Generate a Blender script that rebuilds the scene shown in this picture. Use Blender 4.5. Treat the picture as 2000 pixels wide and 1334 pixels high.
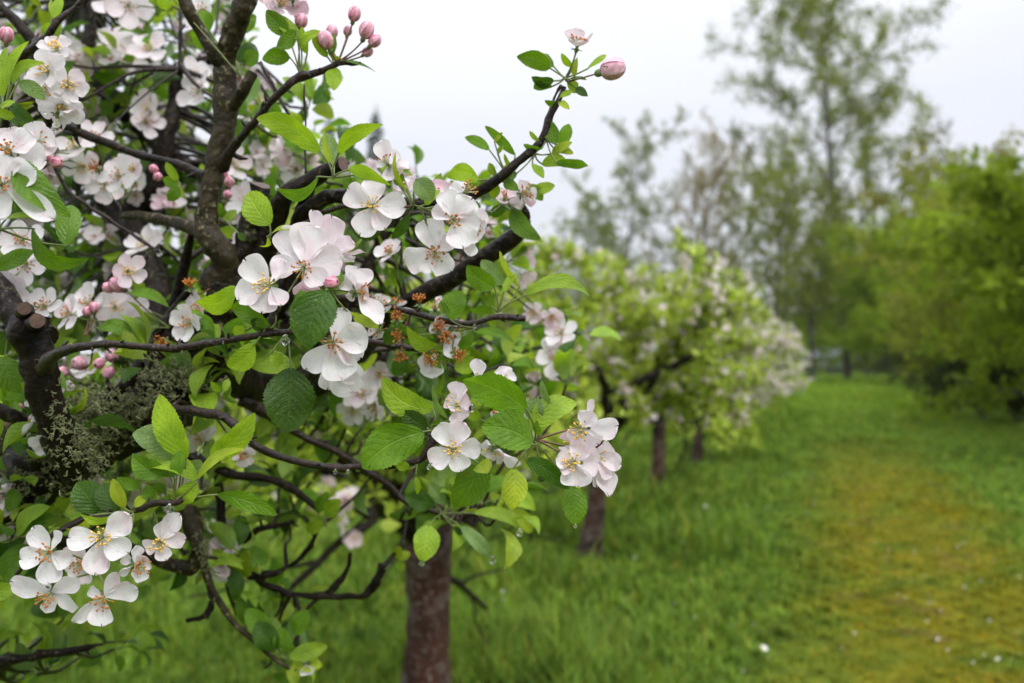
import bpy, math, random
import numpy as np
from mathutils import Vector, noise as mnoise

# ------------------------------------------------------------------ camera, sky, sun, exposure
S = bpy.context.scene
for o in list(bpy.data.objects): bpy.data.objects.remove(o)
COL = S.collection
F = 35.0/36.0*2000.0
CAM = np.array([0.0, 0.0, 1.5])
PIT = math.atan(33/F)
FWD = np.array([0, math.cos(PIT), math.sin(PIT)]); UP = np.array([0, -math.sin(PIT), math.cos(PIT)]); RT = np.array([1.0, 0, 0])
cd = bpy.data.cameras.new('camera'); cam = bpy.data.objects.new('camera', cd); COL.objects.link(cam)
cam.location = CAM; cam.rotation_euler = (math.pi/2+PIT, 0, 0)
cd.lens = 35; cd.sensor_width = 36; cd.clip_start = .02; cd.clip_end = 2000
cd.dof.use_dof = True; cd.dof.focus_distance = .81; cd.dof.aperture_fstop = 5.4; cd.dof.aperture_blades = 9
S.camera = cam
S.view_settings.view_transform = 'Standard'; S.view_settings.look = 'None'; S.view_settings.gamma = 1
S.view_settings.exposure = 0.3
S.cycles.max_bounces = 7; S.cycles.diffuse_bounces = 4; S.cycles.glossy_bounces = 2; S.cycles.transmission_bounces = 6
S.cycles.transparent_max_bounces = 6; S.cycles.volume_bounces = 0
S.cycles.sample_clamp_indirect = 4; S.cycles.caustics_reflective = False; S.cycles.caustics_refractive = False
S.cycles.use_adaptive_sampling = True; S.cycles.adaptive_threshold = .02
SUN_EL, SUN_AZ = math.radians(48), math.radians(150)      # soft high light behind thin cloud

def nd(nt, t, loc=None, **kw):
    n = nt.nodes.new(t)
    for k, v in kw.items():
        if k in n.inputs.keys() if isinstance(k, str) else False: n.inputs[k].default_value = v
        else: setattr(n, k, v)
    return n
def mth(nt, op, a, b=None, c=None):
    n = nt.nodes.new('ShaderNodeMath'); n.operation = op
    for i, x in enumerate((a, b, c)):
        if x is None: continue
        if isinstance(x, (int, float)): n.inputs[i].default_value = x
        else: nt.links.new(x, n.inputs[i])
    return n.outputs[0]
def mixc(nt, f, a, b, mode='MIX'):
    n = nt.nodes.new('ShaderNodeMix'); n.data_type = 'RGBA'; n.blend_type = mode
    for i, x in ((0, f), (6, a), (7, b)):
        if isinstance(x, (int, float)): n.inputs[i].default_value = x
        elif isinstance(x, tuple): n.inputs[i].default_value = (*x, 1) if len(x) == 3 else x
        else: nt.links.new(x, n.inputs[i])
    return n.outputs[2]
def ramp(nt, x, stops):
    n = nt.nodes.new('ShaderNodeValToRGB'); e = n.color_ramp.elements
    while len(e) < len(stops): e.new(.5)
    for q, (p, c) in zip(e, stops):
        q.position = p; q.color = (c, c, c, 1) if isinstance(c, (int, float)) else (*c, 1)
    nt.links.new(x, n.inputs[0]); return n.outputs[0]
def noise(nt, vec, scale, detail=3, rough=.5, dist=0):
    n = nt.nodes.new('ShaderNodeTexNoise'); n.inputs['Scale'].default_value = scale; n.inputs['Detail'].default_value = detail
    n.inputs['Roughness'].default_value = rough; n.inputs['Distortion'].default_value = dist
    if vec is not None: nt.links.new(vec, n.inputs['Vector'])
    return n.outputs['Fac']

W = bpy.data.worlds.new('World'); S.world = W; W.use_nodes = True
nt = W.node_tree; nt.nodes.clear()
sky = nt.nodes.new('ShaderNodeTexSky'); sky.sky_type = 'NISHITA'; sky.sun_disc = False
sky.sun_elevation = SUN_EL; sky.sun_rotation = SUN_AZ; sky.dust_density = 3; sky.ozone_density = 1.5
tc = nt.nodes.new('ShaderNodeTexCoord'); sep = nt.nodes.new('ShaderNodeSeparateXYZ')
nt.links.new(tc.outputs['Generated'], sep.inputs[0])
mp = nt.nodes.new('ShaderNodeMapping'); mp.inputs['Scale'].default_value = (1, 1, 2.6); nt.links.new(tc.outputs['Generated'], mp.inputs[0])
cl = noise(nt, mp.outputs[0], 2.2, 4, .45, .3)
cl = ramp(nt, cl, [(.32, (7.9, 8.1, 9.0)), (.68, (8.9, 9.05, 9.6))])     # even stratus, brighter where it thins
up = mth(nt, 'MAXIMUM', sep.outputs[2], 0.0)
zen = mth(nt, 'MULTIPLY_ADD', mth(nt, 'POWER', up, 2.2), 2.7, .90)                                  # overcast skies are brighter overhead
zn = nt.nodes.new('ShaderNodeVectorMath'); zn.operation = 'SCALE'; nt.links.new(cl, zn.inputs[0]); nt.links.new(zen, zn.inputs['Scale'])
skc = mixc(nt, .9, sky.outputs[0], zn.outputs[0])
bg = nt.nodes.new('ShaderNodeBackground'); bg.inputs[1].default_value = .093; nt.links.new(skc, bg.inputs[0])
wo = nt.nodes.new('ShaderNodeOutputWorld'); nt.links.new(bg.outputs[0], wo.inputs[0])
sl = bpy.data.lights.new('sun', 'SUN'); sl.energy = 1.5; sl.angle = math.radians(25); sl.color = (1, .97, .93)
so = bpy.data.objects.new('sun', sl); COL.objects.link(so)
so.rotation_euler = (math.pi/2-SUN_EL, 0, math.pi-SUN_AZ)

# ------------------------------------------------------------------ helpers
R0 = np.random.default_rng(7)
def P(px, py, d):
    return CAM + RT*((px-1000)/F*d) + UP*(-(py-667)/F*d) + FWD*d
ALPHA = math.atan(620/F)
def G(s, t, z=0.0):          # along the row, across it
    return np.array([s*math.sin(ALPHA)+t*math.cos(ALPHA), s*math.cos(ALPHA)-t*math.sin(ALPHA), z])
def nrm(v): v = np.asarray(v, float); return v/(np.linalg.norm(v)+1e-12)
def cv(x, y, z): return nrm(RT*x+UP*y-FWD*z)     # camera-relative direction, z towards the camera

class Acc:
    def __init__(s): s.v = []; s.f = []; s.m = []; s.c = []; s.u = []; s.n = 0
    def add(s, v, f, col=(1, 1, 1), mat=0, uv=None):
        v = np.asarray(v, float).reshape(-1, 3); f = np.asarray(f, np.int64)
        s.v.append(v); s.f.append(f+s.n); s.m.append(np.full(len(f), mat, np.int32) if np.isscalar(mat) else np.asarray(mat, np.int32))
        c = np.asarray(col, float); s.c.append(np.broadcast_to(c, (len(v), 3)) if c.ndim == 1 else c)
        s.u.append(np.zeros((len(v), 2)) if uv is None else np.asarray(uv, float)); s.n += len(v)
    def merge(s, o, mat=0):
        if o.n:
            v = np.concatenate(o.v); c = np.concatenate(o.c); u = np.concatenate(o.u)
            s.v.append(v); s.c.append(c); s.u.append(u)
            s.f += [f+s.n for f in o.f]; s.m += [m+mat for m in o.m]; s.n += len(v)
    def build(s, name, mats, parent=None, org=(0, 0, 0), smooth=True):
        v = np.concatenate(s.v)-np.asarray(org, float); c = np.concatenate(s.c); u = np.concatenate(s.u)
        f = np.concatenate([a.ravel() for a in s.f]); cnt = np.concatenate([np.full(len(a), a.shape[1]) for a in s.f]); m = np.concatenate(s.m)
        me = bpy.data.meshes.new(name)
        me.vertices.add(len(v)); me.vertices.foreach_set('co', v.astype(np.float32).ravel())
        me.loops.add(len(f)); me.loops.foreach_set('vertex_index', f.astype(np.int32))
        me.polygons.add(len(cnt)); st = np.concatenate([[0], np.cumsum(cnt)[:-1]])
        me.polygons.foreach_set('loop_start', st.astype(np.int32)); me.polygons.foreach_set('material_index', m)
        me.polygons.foreach_set('use_smooth', np.full(len(cnt), smooth))
        a = me.color_attributes.new('Col', 'FLOAT_COLOR', 'POINT')
        a.data.foreach_set('color', np.concatenate([c, np.ones((len(c), 1))], 1).astype(np.float32).ravel())
        uvl = me.uv_layers.new(name='UVMap'); uvl.data.foreach_set('uv', u[f].astype(np.float32).ravel())
        me.update(calc_edges=True)
        for mt in (mats if isinstance(mats, (list, tuple)) else [mats]): me.materials.append(mt)
        o = bpy.data.objects.new(name, me); COL.objects.link(o)
        place(o, parent, org); return o
ORG = {}
def place(o, parent, org):
    org = np.asarray(org, float); ORG[o.name] = org
    if parent is not None: o.parent = parent; o.location = org-ORG[parent.name]
    else: o.location = org
def tag(o, label=None, cat=None, group=None, kind=None):
    for k, v in (('label', label), ('category', cat), ('group', group), ('kind', kind)):
        if v: o[k] = v
    return o
def empty(name, org): o = bpy.data.objects.new(name, None); o.empty_display_size = .1; COL.objects.link(o); place(o, None, org); return o

def spline(pts, rad, n):
    pts = np.asarray(pts, float); rad = np.asarray(rad, float)
    k = len(pts)
    if k < 3:
        t = np.linspace(0, 1, n)[:, None]; return pts[0]*(1-t)+pts[-1]*t, rad[0]*(1-t[:, 0])+rad[-1]*t[:, 0]
    q = np.vstack([2*pts[0]-pts[1], pts, 2*pts[-1]-pts[-2]])
    tt = np.linspace(0, k-1-1e-6, n); i = tt.astype(int); t = (tt-i)[:, None]
    a, b, c, d = q[i], q[i+1], q[i+2], q[i+3]
    p = .5*((2*b)+(c-a)*t+(2*a-5*b+4*c-d)*t**2+(-a+3*b-3*c+d)*t**3)
    return p, np.interp(tt, np.arange(k), rad)
def tube_arrays(p, r, sides, rough=0, fr=60, seed=0):
    n = len(p); T = np.gradient(p, axis=0); T /= np.linalg.norm(T, axis=1)[:, None]+1e-12
    ref = np.array([0, 0, 1.0]) if abs(T[:, 2]).mean() < .8 else np.array([1.0, 0, 0])
    A = np.cross(T, ref); A /= np.linalg.norm(A, axis=1)[:, None]+1e-12; B = np.cross(T, A)
    th = np.linspace(0, 2*np.pi, sides, endpoint=False)
    rr = np.repeat(r[:, None], sides, 1)
    v = p[:, None]+rr[..., None]*(np.cos(th)[None, :, None]*A[:, None]+np.sin(th)[None, :, None]*B[:, None])
    if rough:
        d = (v-p[:, None])
        nz = np.array([mnoise.fractal(Vector(x*fr+seed), 1, 2, 3) for x in v.reshape(-1, 3)]).reshape(n, sides)
        v = p[:, None]+d*(1+rough*nz[..., None])
    i, j = np.meshgrid(np.arange(n-1), np.arange(sides), indexing='ij'); j2 = (j+1) % sides
    f = np.stack([i*sides+j, (i+1)*sides+j, (i+1)*sides+j2, i*sides+j2], -1).reshape(-1, 4)
    L = np.concatenate([[0], np.cumsum(np.linalg.norm(np.diff(p, axis=0), axis=1))])
    uv = np.stack([np.repeat(L[:, None], sides, 1), np.repeat(th[None]/(2*np.pi), n, 0)], -1).reshape(-1, 2)
    return v.reshape(-1, 3), f, uv
def tube(acc, pts, rad, sides=8, n=None, rough=0, fr=60, col=(1, 1, 1), mat=0, cap=True, capmat=None):
    n = n or max(2, 4*(len(pts)-1)+1)
    p, r = spline(pts, rad, n)
    v, f, uv = tube_arrays(p, r, sides, rough, fr, R0.uniform(0, 9))
    acc.add(v, f, col, mat, uv)
    if cap:
        for ring, c, rev in ((v[-sides:], p[-1], 1), (v[:sides], p[0], 0)):
            vv = np.vstack([ring, c+(p[-1]-p[-2])*.05 if rev else c]); k = np.arange(sides)
            ff = np.stack([k, (k+1) % sides, np.full(sides, sides)], 1)
            acc.add(vv, ff if rev else ff[:, ::-1], col, mat if capmat is None or not rev else capmat)
    return p

def blade(acc, base, tip, W_, kind='leaf', nref=None, roll=0, bend=0, arc=0, fold=.0, cup=0, ruf=.03, col=(.1, .2, .02), col2=None, mat=0, nu=24, nv=8, serr=0, ph=None, twist=0):
    base = np.asarray(base, float); tip = np.asarray(tip, float); L = np.linalg.norm(tip-base); X = (tip-base)/L
    if nref is None: nref = CAM-(base+tip)/2
    Z0 = nref-X*np.dot(nref, X); Z0 = nrm(Z0); Y0 = np.cross(Z0, X)
    Z = Z0*math.cos(roll)+Y0*math.sin(roll); Y = np.cross(Z, X)
    ph = R0.uniform(0, 6.28) if ph is None else ph
    u = np.linspace(0, 1, nu+1); v = np.linspace(-1, 1, nv+1)
    if kind == 'leaf':
        w = 2.5*u**.62*(1-u)**.78; w[0] = .035; w[-1] = 0
        if serr: w = w*(1+serr*(((u*21) % 1)-.45)*np.minimum(1, w*3))
    else:
        u = 1-(1-u)**1.5; w = 2.22*np.maximum(u, .03)**.95*(1-u)**.42; w[-1] = .10
    U, V = np.meshgrid(u, v, indexing='ij'); w = w[:, None]
    lo = 1
    if kind != 'leaf': lo = 1-(.07*np.exp(-((V-.1*math.sin(ph))/.25)**2)+.035*np.sin(V*5+ph)+.02*np.sin(V*11+ph*2))*U**4
    x = L*U*lo; q = 4*U*(1-U)
    hw = W_/2*w
    y = V*hw+arc*L*q
    z = bend*L*q*.5+fold*np.abs(V)*hw+cup*W_/2*V**2*w+ruf*W_*np.sin(U*9+ph+V*1.3)*V**2*w
    if kind == 'leaf': x = x+np.abs(V)*hw*.12
    tw = twist*(U-.35); y, z = y*np.cos(tw)-(z-bend*L*q*.5)*np.sin(tw), bend*L*q*.5+V*hw*np.sin(tw)+(z-bend*L*q*.5)*np.cos(tw)
    co = base+x[..., None]*X+y[..., None]*Y+z[..., None]*Z
    i, j = np.meshgrid(np.arange(nu), np.arange(nv), indexing='ij')
    f = np.stack([i*(nv+1)+j, (i+1)*(nv+1)+j, (i+1)*(nv+1)+j+1, i*(nv+1)+j+1], -1).reshape(-1, 4)
    c = np.array(col)*np.ones(U.shape+(1,))
    if col2 is not None:
        t = np.clip(U[..., None]*.9+.25*np.abs(V[..., None])+.1*np.sin(3*U[..., None]+ph), 0, 1); c = np.array(col)*(1-t)+np.array(col2)*t
    acc.add(co.reshape(-1, 3), f, c.reshape(-1, 3), mat, np.stack([U, V*.5+.5], -1).reshape(-1, 2))

def ellipsoid(acc, c, ax, r, l, seg=8, rings=5, col=(1, 1, 1), mat=0, twist=0, groove=0):
    ax = nrm(ax); A = nrm(np.cross(ax, [.3, .5, .8])); B = np.cross(ax, A)
    t = np.linspace(0, np.pi, rings+1)[:, None]; th = np.linspace(0, 2*np.pi, seg, endpoint=False)[None]
    rr = r*np.sin(t)*(1+groove*np.abs(np.sin(2.5*(th+twist*t)))) + th*0
    v = c+(-np.cos(t)*l)[..., None]*ax+rr[..., None]*(np.cos(th)[..., None]*A+np.sin(th)[..., None]*B)
    i, j = np.meshgrid(np.arange(rings), np.arange(seg), indexing='ij'); j2 = (j+1) % seg
    f = np.stack([i*seg+j, i*seg+j2, (i+1)*seg+j2, (i+1)*seg+j], -1).reshape(-1, 4)
    acc.add(v.reshape(-1, 3), f, col, mat)

def scatter(acc, tv, tf, pos, rotm, scale, cols, mat=0, tuv=None, tmat=None):
    """template tv (n,3) copied to pos (m,3) with rotations (m,3,3); cols (m,3)"""
    m, n = len(pos), len(tv)
    v = np.einsum('mij,nj->mni', rotm, tv)*scale[:, None, None]+pos[:, None]
    f = (tf[None]+(np.arange(m)*n)[:, None, None]).reshape(-1, tf.shape[1])
    c = np.repeat(cols, n, 0) if cols.ndim == 2 else cols.reshape(-1, 3)
    acc.add(v.reshape(-1, 3), f, c, mat if tmat is None else np.tile(tmat, m), None if tuv is None else np.tile(tuv, (m, 1)))
def rots(rng, m, dirs=None, up=.0):
    """rotation matrices whose x axis follows dirs (random if None) and whose z leans up"""
    d = rng.normal(size=(m, 3)) if dirs is None else dirs
    d = d/np.linalg.norm(d, axis=1)[:, None]
    z = rng.normal(size=(m, 3)); z[:, 2] += up; z -= (z*d).sum(1)[:, None]*d; z /= np.linalg.norm(z, axis=1)[:, None]+1e-9
    y = np.cross(z, d); return np.stack([d, y, z], -1)

# ------------------------------------------------------------------ materials
def mat(name):
    m = bpy.data.materials.new(name); m.use_nodes = True; n = m.node_tree; n.nodes.clear()
    return m, n, n.nodes.new('ShaderNodeOutputMaterial')
def bsdf(nt, col, rough, spec=.5, normal=None, coat=0, **kw):
    b = nt.nodes.new('ShaderNodeBsdfPrincipled')
    for k, x in (('Base Color', col), ('Roughness', rough), ('Specular IOR Level', spec), ('Coat Weight', coat)):
        if isinstance(x, tuple): b.inputs[k].default_value = (*x, 1)
        elif isinstance(x, (int, float)): b.inputs[k].default_value = x
        else: nt.links.new(x, b.inputs[k])
    if normal is not None: nt.links.new(normal, b.inputs['Normal'])
    for k, x in kw.items(): b.inputs[k].default_value = x
    return b.outputs[0]
def bump(nt, h, st, dist):
    b = nt.nodes.new('ShaderNodeBump'); b.inputs['Strength'].default_value = st; b.inputs['Distance'].default_value = dist
    nt.links.new(h, b.inputs['Height']); return b.outputs[0]
def addtrans(nt, surf, col, fac, normal=None):
    t = nt.nodes.new('ShaderNodeBsdfTranslucent'); nt.links.new(col, t.inputs[0])
    if normal is not None: nt.links.new(normal, t.inputs['Normal'])
    m = nt.nodes.new('ShaderNodeMixShader'); m.inputs[0].default_value = fac
    nt.links.new(surf, m.inputs[1]); nt.links.new(t.outputs[0], m.inputs[2]); return m.outputs[0]
def col_attr(nt): a = nt.nodes.new('ShaderNodeAttribute'); a.attribute_name = 'Col'; return a.outputs[0]
def objpos(nt): return nt.nodes.new('ShaderNodeNewGeometry').outputs['Position']
def drops(nt, pos, scale, thr):
    """beads of rain: height of round bumps in some voronoi cells"""
    v = nt.nodes.new('ShaderNodeTexVoronoi'); v.inputs['Scale'].default_value = scale; nt.links.new(pos, v.inputs['Vector'])
    sp = nt.nodes.new('ShaderNodeSeparateColor'); nt.links.new(v.outputs['Color'], sp.inputs[0])
    on = mth(nt, 'GREATER_THAN', sp.outputs[0], thr)
    rad = mth(nt, 'MULTIPLY_ADD', sp.outputs[1], .22, .12)
    q = mth(nt, 'DIVIDE', v.outputs['Distance'], rad); q = mth(nt, 'SUBTRACT', 1.0, mth(nt, 'MULTIPLY', q, q)); q = mth(nt, 'MAXIMUM', q, 0.0)
    return mth(nt, 'MULTIPLY', mth(nt, 'SQRT', q), on)

def leaf_material():
    m, nt, out = mat('wet_leaf'); L = nt.links
    uv = nt.nodes.new('ShaderNodeUVMap'); uv.uv_map = 'UVMap'; s = nt.nodes.new('ShaderNodeSeparateXYZ'); L.new(uv.outputs[0], s.inputs[0])
    u = s.outputs[0]; v = mth(nt, 'ABSOLUTE', mth(nt, 'MULTIPLY_ADD', s.outputs[1], 2.0, -1.0))
    pos = objpos(nt)
    wob = mth(nt, 'MULTIPLY_ADD', noise(nt, pos, 75, 2), .16, -.08)
    ph = mth(nt, 'ADD', mth(nt, 'MULTIPLY_ADD', mth(nt, 'POWER', v, 1.25), -.30, u), wob)
    ph = mth(nt, 'ADD', ph, mth(nt, 'MULTIPLY', mth(nt, 'SIGN', mth(nt, 'SUBTRACT', s.outputs[1], .5)), .02))
    tri = mth(nt, 'PINGPONG', mth(nt, 'MULTIPLY', ph, 7.3), .5)                # 0 on a side vein
    side = mth(nt, 'SUBTRACT', 1.0, mth(nt, 'MINIMUM', mth(nt, 'MULTIPLY', tri, 11.0), 1.0))
    mid = mth(nt, 'SUBTRACT', 1.0, mth(nt, 'MINIMUM', mth(nt, 'MULTIPLY', v, 17.0), 1.0))
    vo = nt.nodes.new('ShaderNodeTexVoronoi'); vo.feature = 'DISTANCE_TO_EDGE'; vo.inputs['Scale'].default_value = 420; L.new(pos, vo.inputs['Vector'])
    net = mth(nt, 'SUBTRACT', 1.0, mth(nt, 'MINIMUM', mth(nt, 'MULTIPLY', vo.outputs[0], 7.0), 1.0))
    vein = mth(nt, 'MAXIMUM', mth(nt, 'MULTIPLY', side, .6), mid)
    c = col_attr(nt)
    n1 = noise(nt, pos, 55, 3)
    c = mixc(nt, .5, c, mixc(nt, 1.0, c, ramp(nt, n1, [(.3, (.55, .6, .5)), (.7, (1.5, 1.38, 1.2))]), 'MULTIPLY'))
    c = mixc(nt, ramp(nt, noise(nt, pos, 120, 3, .6), [(.70, 0.0), (.78, .6)]), c, (.16, .10, .03)); c = mixc(nt, mth(nt, 'MULTIPLY', vein, .55), c, mixc(nt, .06, mixc(nt, 1.0, c, (1.9, 1.65, 1.8), 'MULTIPLY'), (.5, .6, .3)))
    c = mixc(nt, mth(nt, 'MULTIPLY', net, .2), c, mixc(nt, 1.0, c, (1.5, 1.4, 1.3), 'MULTIPLY'))
    bk = nt.nodes.new('ShaderNodeNewGeometry').outputs['Backfacing']
    pale = mixc(nt, .42, c, (.24, .33, .17))
    c2 = mixc(nt, bk, c, pale)
    h = mth(nt, 'ADD', mth(nt, 'MULTIPLY', tri, .7), mth(nt, 'MULTIPLY', net, -.22)); h = mth(nt, 'ADD', h, mth(nt, 'MULTIPLY', mid, -.7))
    h = mth(nt, 'ADD', h, mth(nt, 'MULTIPLY', noise(nt, pos, 130, 3), .9))
    nb = bump(nt, h, .6, .0016)
    d = drops(nt, pos, 330, .72); b2 = nt.nodes.new('ShaderNodeBump'); b2.inputs['Strength'].default_value = .8; b2.inputs['Distance'].default_value = .0011
    L.new(d, b2.inputs['Height']); L.new(nb, b2.inputs['Normal'])
    rg = ramp(nt, noise(nt, pos, 38, 3), [(.35, .22), (.65, .55)])
    rg = mth(nt, 'MULTIPLY_ADD', mth(nt, 'GREATER_THAN', d, .01), -.2, rg); rg = mth(nt, 'MAXIMUM', rg, .07)
    sf = bsdf(nt, c2, rg, .28, b2.outputs[0], .0)
    tcol = mixc(nt, 1.0, c, (1.5, 1.55, .55), 'MULTIPLY')
    L.new(addtrans(nt, sf, tcol, .33, nb), out.inputs[0]); return m
def petal_material():
    m, nt, out = mat('wet_petal'); L = nt.links
    uv = nt.nodes.new('ShaderNodeUVMap'); uv.uv_map = 'UVMap'; s = nt.nodes.new('ShaderNodeSeparateXYZ'); L.new(uv.outputs[0], s.inputs[0])
    pos = objpos(nt); c = col_attr(nt)
    v2 = nt.nodes.new('ShaderNodeCombineXYZ'); L.new(mth(nt, 'MULTIPLY', s.outputs[0], 1.2), v2.inputs[0]); L.new(mth(nt, 'MULTIPLY', s.outputs[1], 13.0), v2.inputs[1])
    n1 = noise(nt, v2.outputs[0], 1.6, 3, .5, .6)
    c = mixc(nt, ramp(nt, n1, [(.42, .0), (.60, .20)]), c, (.74, .64, .66)); c = mixc(nt, ramp(nt, noise(nt, pos, 48, 3, .6), [(.5, 0.0), (.70, .38)]), c, (.84, .50, .61)); c = mixc(nt, ramp(nt, noise(nt, pos, 85, 3, .6), [(.66, 0.0), (.76, .35)]), c, (.60, .50, .34))
    bk = nt.nodes.new('ShaderNodeNewGeometry').outputs['Backfacing']
    pk = mixc(nt, .35, c, (.80, .42, .52)); n2 = ramp(nt, noise(nt, pos, 34, 2), [(.42, 0.0), (.68, .8)])
    c = mixc(nt, mth(nt, 'MULTIPLY', bk, n2), c, pk)
    h = mth(nt, 'ADD', mth(nt, 'MULTIPLY', n1, .8), mth(nt, 'MULTIPLY', noise(nt, pos, 110, 3), 1.3))
    nb = bump(nt, h, .7, .0014)
    d = drops(nt, pos, 300, .83); b2 = nt.nodes.new('ShaderNodeBump'); b2.inputs['Strength'].default_value = .7; b2.inputs['Distance'].default_value = .001
    L.new(d, b2.inputs['Height']); L.new(nb, b2.inputs['Normal'])
    rg = mth(nt, 'MULTIPLY_ADD', mth(nt, 'GREATER_THAN', d, .01), -.4, .5)
    sf = bsdf(nt, c, rg, .4, b2.outputs[0])
    L.new(addtrans(nt, sf, c, .38, nb), out.inputs[0]); return m
def bark_material(name, base, dark, lich, lf, scale=1, rough=.42, stripe=False, coat=.0, spec=.16, patch=None, red=None):
    m, nt, out = mat(name); L = nt.links; pos = objpos(nt)
    n1 = noise(nt, pos, 45*scale, 5, .62); n2 = noise(nt, pos, 160*scale, 4, .6); n3 = noise(nt, pos, 13*scale, 3)
    c = mixc(nt, ramp(nt, n1, [(.35, 0.0), (.68, 1.0)]), dark, base)
    if red: c = mixc(nt, ramp(nt, n3, [(.40, 0.0), (.62, .9)]), c, red)
    if patch: c = mixc(nt, ramp(nt, noise(nt, pos, 13, 4, .6, .5), [(.52, 0.0), (.60, .8)]), c, patch)
    sp = mth(nt, 'MULTIPLY', ramp(nt, n2, [(.56, 0.0), (.66, 1.0)]), ramp(nt, n3, [(.42, .15), (.62, 1.0)]))
    c = mixc(nt, mth(nt, 'MULTIPLY', sp, lf), c, lich)
    vo = nt.nodes.new('ShaderNodeTexVoronoi'); vo.inputs['Scale'].default_value = 120*scale; L.new(pos, vo.inputs['Vector'])
    h = mth(nt, 'ADD', mth(nt, 'MULTIPLY', n1, 1.2), mth(nt, 'MULTIPLY', n2, .5)); h = mth(nt, 'ADD', h, mth(nt, 'MULTIPLY', vo.outputs[0], -.35))
    nb = bump(nt, h, .8, .004/scale)
    L.new(bsdf(nt, c, ramp(nt, n1, [(.3, rough-.14), (.7, rough+.22)]), spec, nb, coat, **{'Coat Roughness': .25}), out.inputs[0]); return m
def plain(name, col, rough=.5, spec=.5, var=.25, scale=60, trans=0):
    m, nt, out = mat(name); pos = objpos(nt)
    n = noise(nt, pos, scale, 3); c = mixc(nt, ramp(nt, n, [(.3, 0.0), (.7, 1.0)]), tuple(x*(1-var) for x in col), tuple(min(1, x*(1+var)) for x in col))
    sf = bsdf(nt, c, rough, spec)
    nt.links.new(addtrans(nt, sf, c, trans) if trans else sf, out.inputs[0]); return m
def attr_mat(name, rough=.5, trans=.3, spec=.4, var=.3, scale=8, tint=(1.4, 1.4, .6)):
    m, nt, out = mat(name); c = col_attr(nt); n = noise(nt, objpos(nt), scale, 2)
    c = mixc(nt, 1.0, c, ramp(nt, n, [(.3, (1-var,)*3), (.7, (1+var,)*3)]), 'MULTIPLY')
    sf = bsdf(nt, c, rough, spec)
    if trans: sf = addtrans(nt, sf, mixc(nt, 1.0, c, tint, 'MULTIPLY'), trans)
    nt.links.new(sf, out.inputs[0]); return m
M_LEAF = leaf_material(); M_PETAL = petal_material()
M_BARK = bark_material('wet_apple_bark', (.019, .011, .007), (.005, .0035, .003), (.17, .16, .09), .5)
M_BARKG = bark_material('lichened_apple_bark', (.046, .034, .015), (.012, .009, .005), (.24, .23, .12), .8)
M_TWIG = bark_material('wet_twig_bark', (.030, .014, .010), (.008, .005, .004), (.28, .22, .16), .4, 2.5, .34, spec=.3)
M_MOSSY = bark_material('mossy_limb_bark', (.020, .014, .008), (.004, .003, .002), (.15, .15, .07), .8, .6)
M_CUT = plain('cut_wood', (.095, .050, .035), .55, .4, .4, 300)
M_TRUNK = bark_material('orchard_trunk_bark', (.050, .032, .024), (.012, .008, .006), (.26, .22, .19), 1.0, .30, .55, red=(.070, .024, .014), patch=(.105, .082, .066))
M_FARBARK = bark_material('grey_tree_bark', (.10, .09, .07), (.04, .035, .03), (.16, .16, .12), .5, .1, .8, coat=0)
M_FIL = plain('stamen_filament', (.62, .60, .34), .5, .4, .15, 400, .3)
M_ANO = plain('anther_orange', (.46, .155, .025), .55, .3, .35, 500)
M_ANY = plain('anther_yellow', (.72, .44, .09), .55, .3, .25, 500)
M_SEP = plain('calyx_green', (.13, .20, .055), .5, .4, .3, 300, .15)
M_STEM = plain('leaf_stalk', (.15, .19, .05), .4, .5, .35, 150, .1)
M_RED = plain('reddish_stalk', (.14, .07, .035), .4, .5, .4, 150, .1)
M_BUD = attr_mat('pink_bud', .4, .25, .4, .3, 260, (1, .9, .95))
M_LICH = plain('beard_lichen', (.27, .29, .14), .8, .2, .4, 200, .2)
def water_material():
    m, nt, out = mat('rain_water'); b = nt.nodes.new('ShaderNodeBsdfGlass'); b.inputs['IOR'].default_value = 1.33; b.inputs['Roughness'].default_value = 0
    nt.links.new(b.outputs[0], out.inputs[0]); return m
M_WATER = water_material()
LC = dict(L=(.20, .33, .022), M=(.095, .205, .012), D=(.038, .098, .007), G=(.13, .22, .075), Y=(.27, .37, .028), K=(.030, .072, .006))
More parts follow.
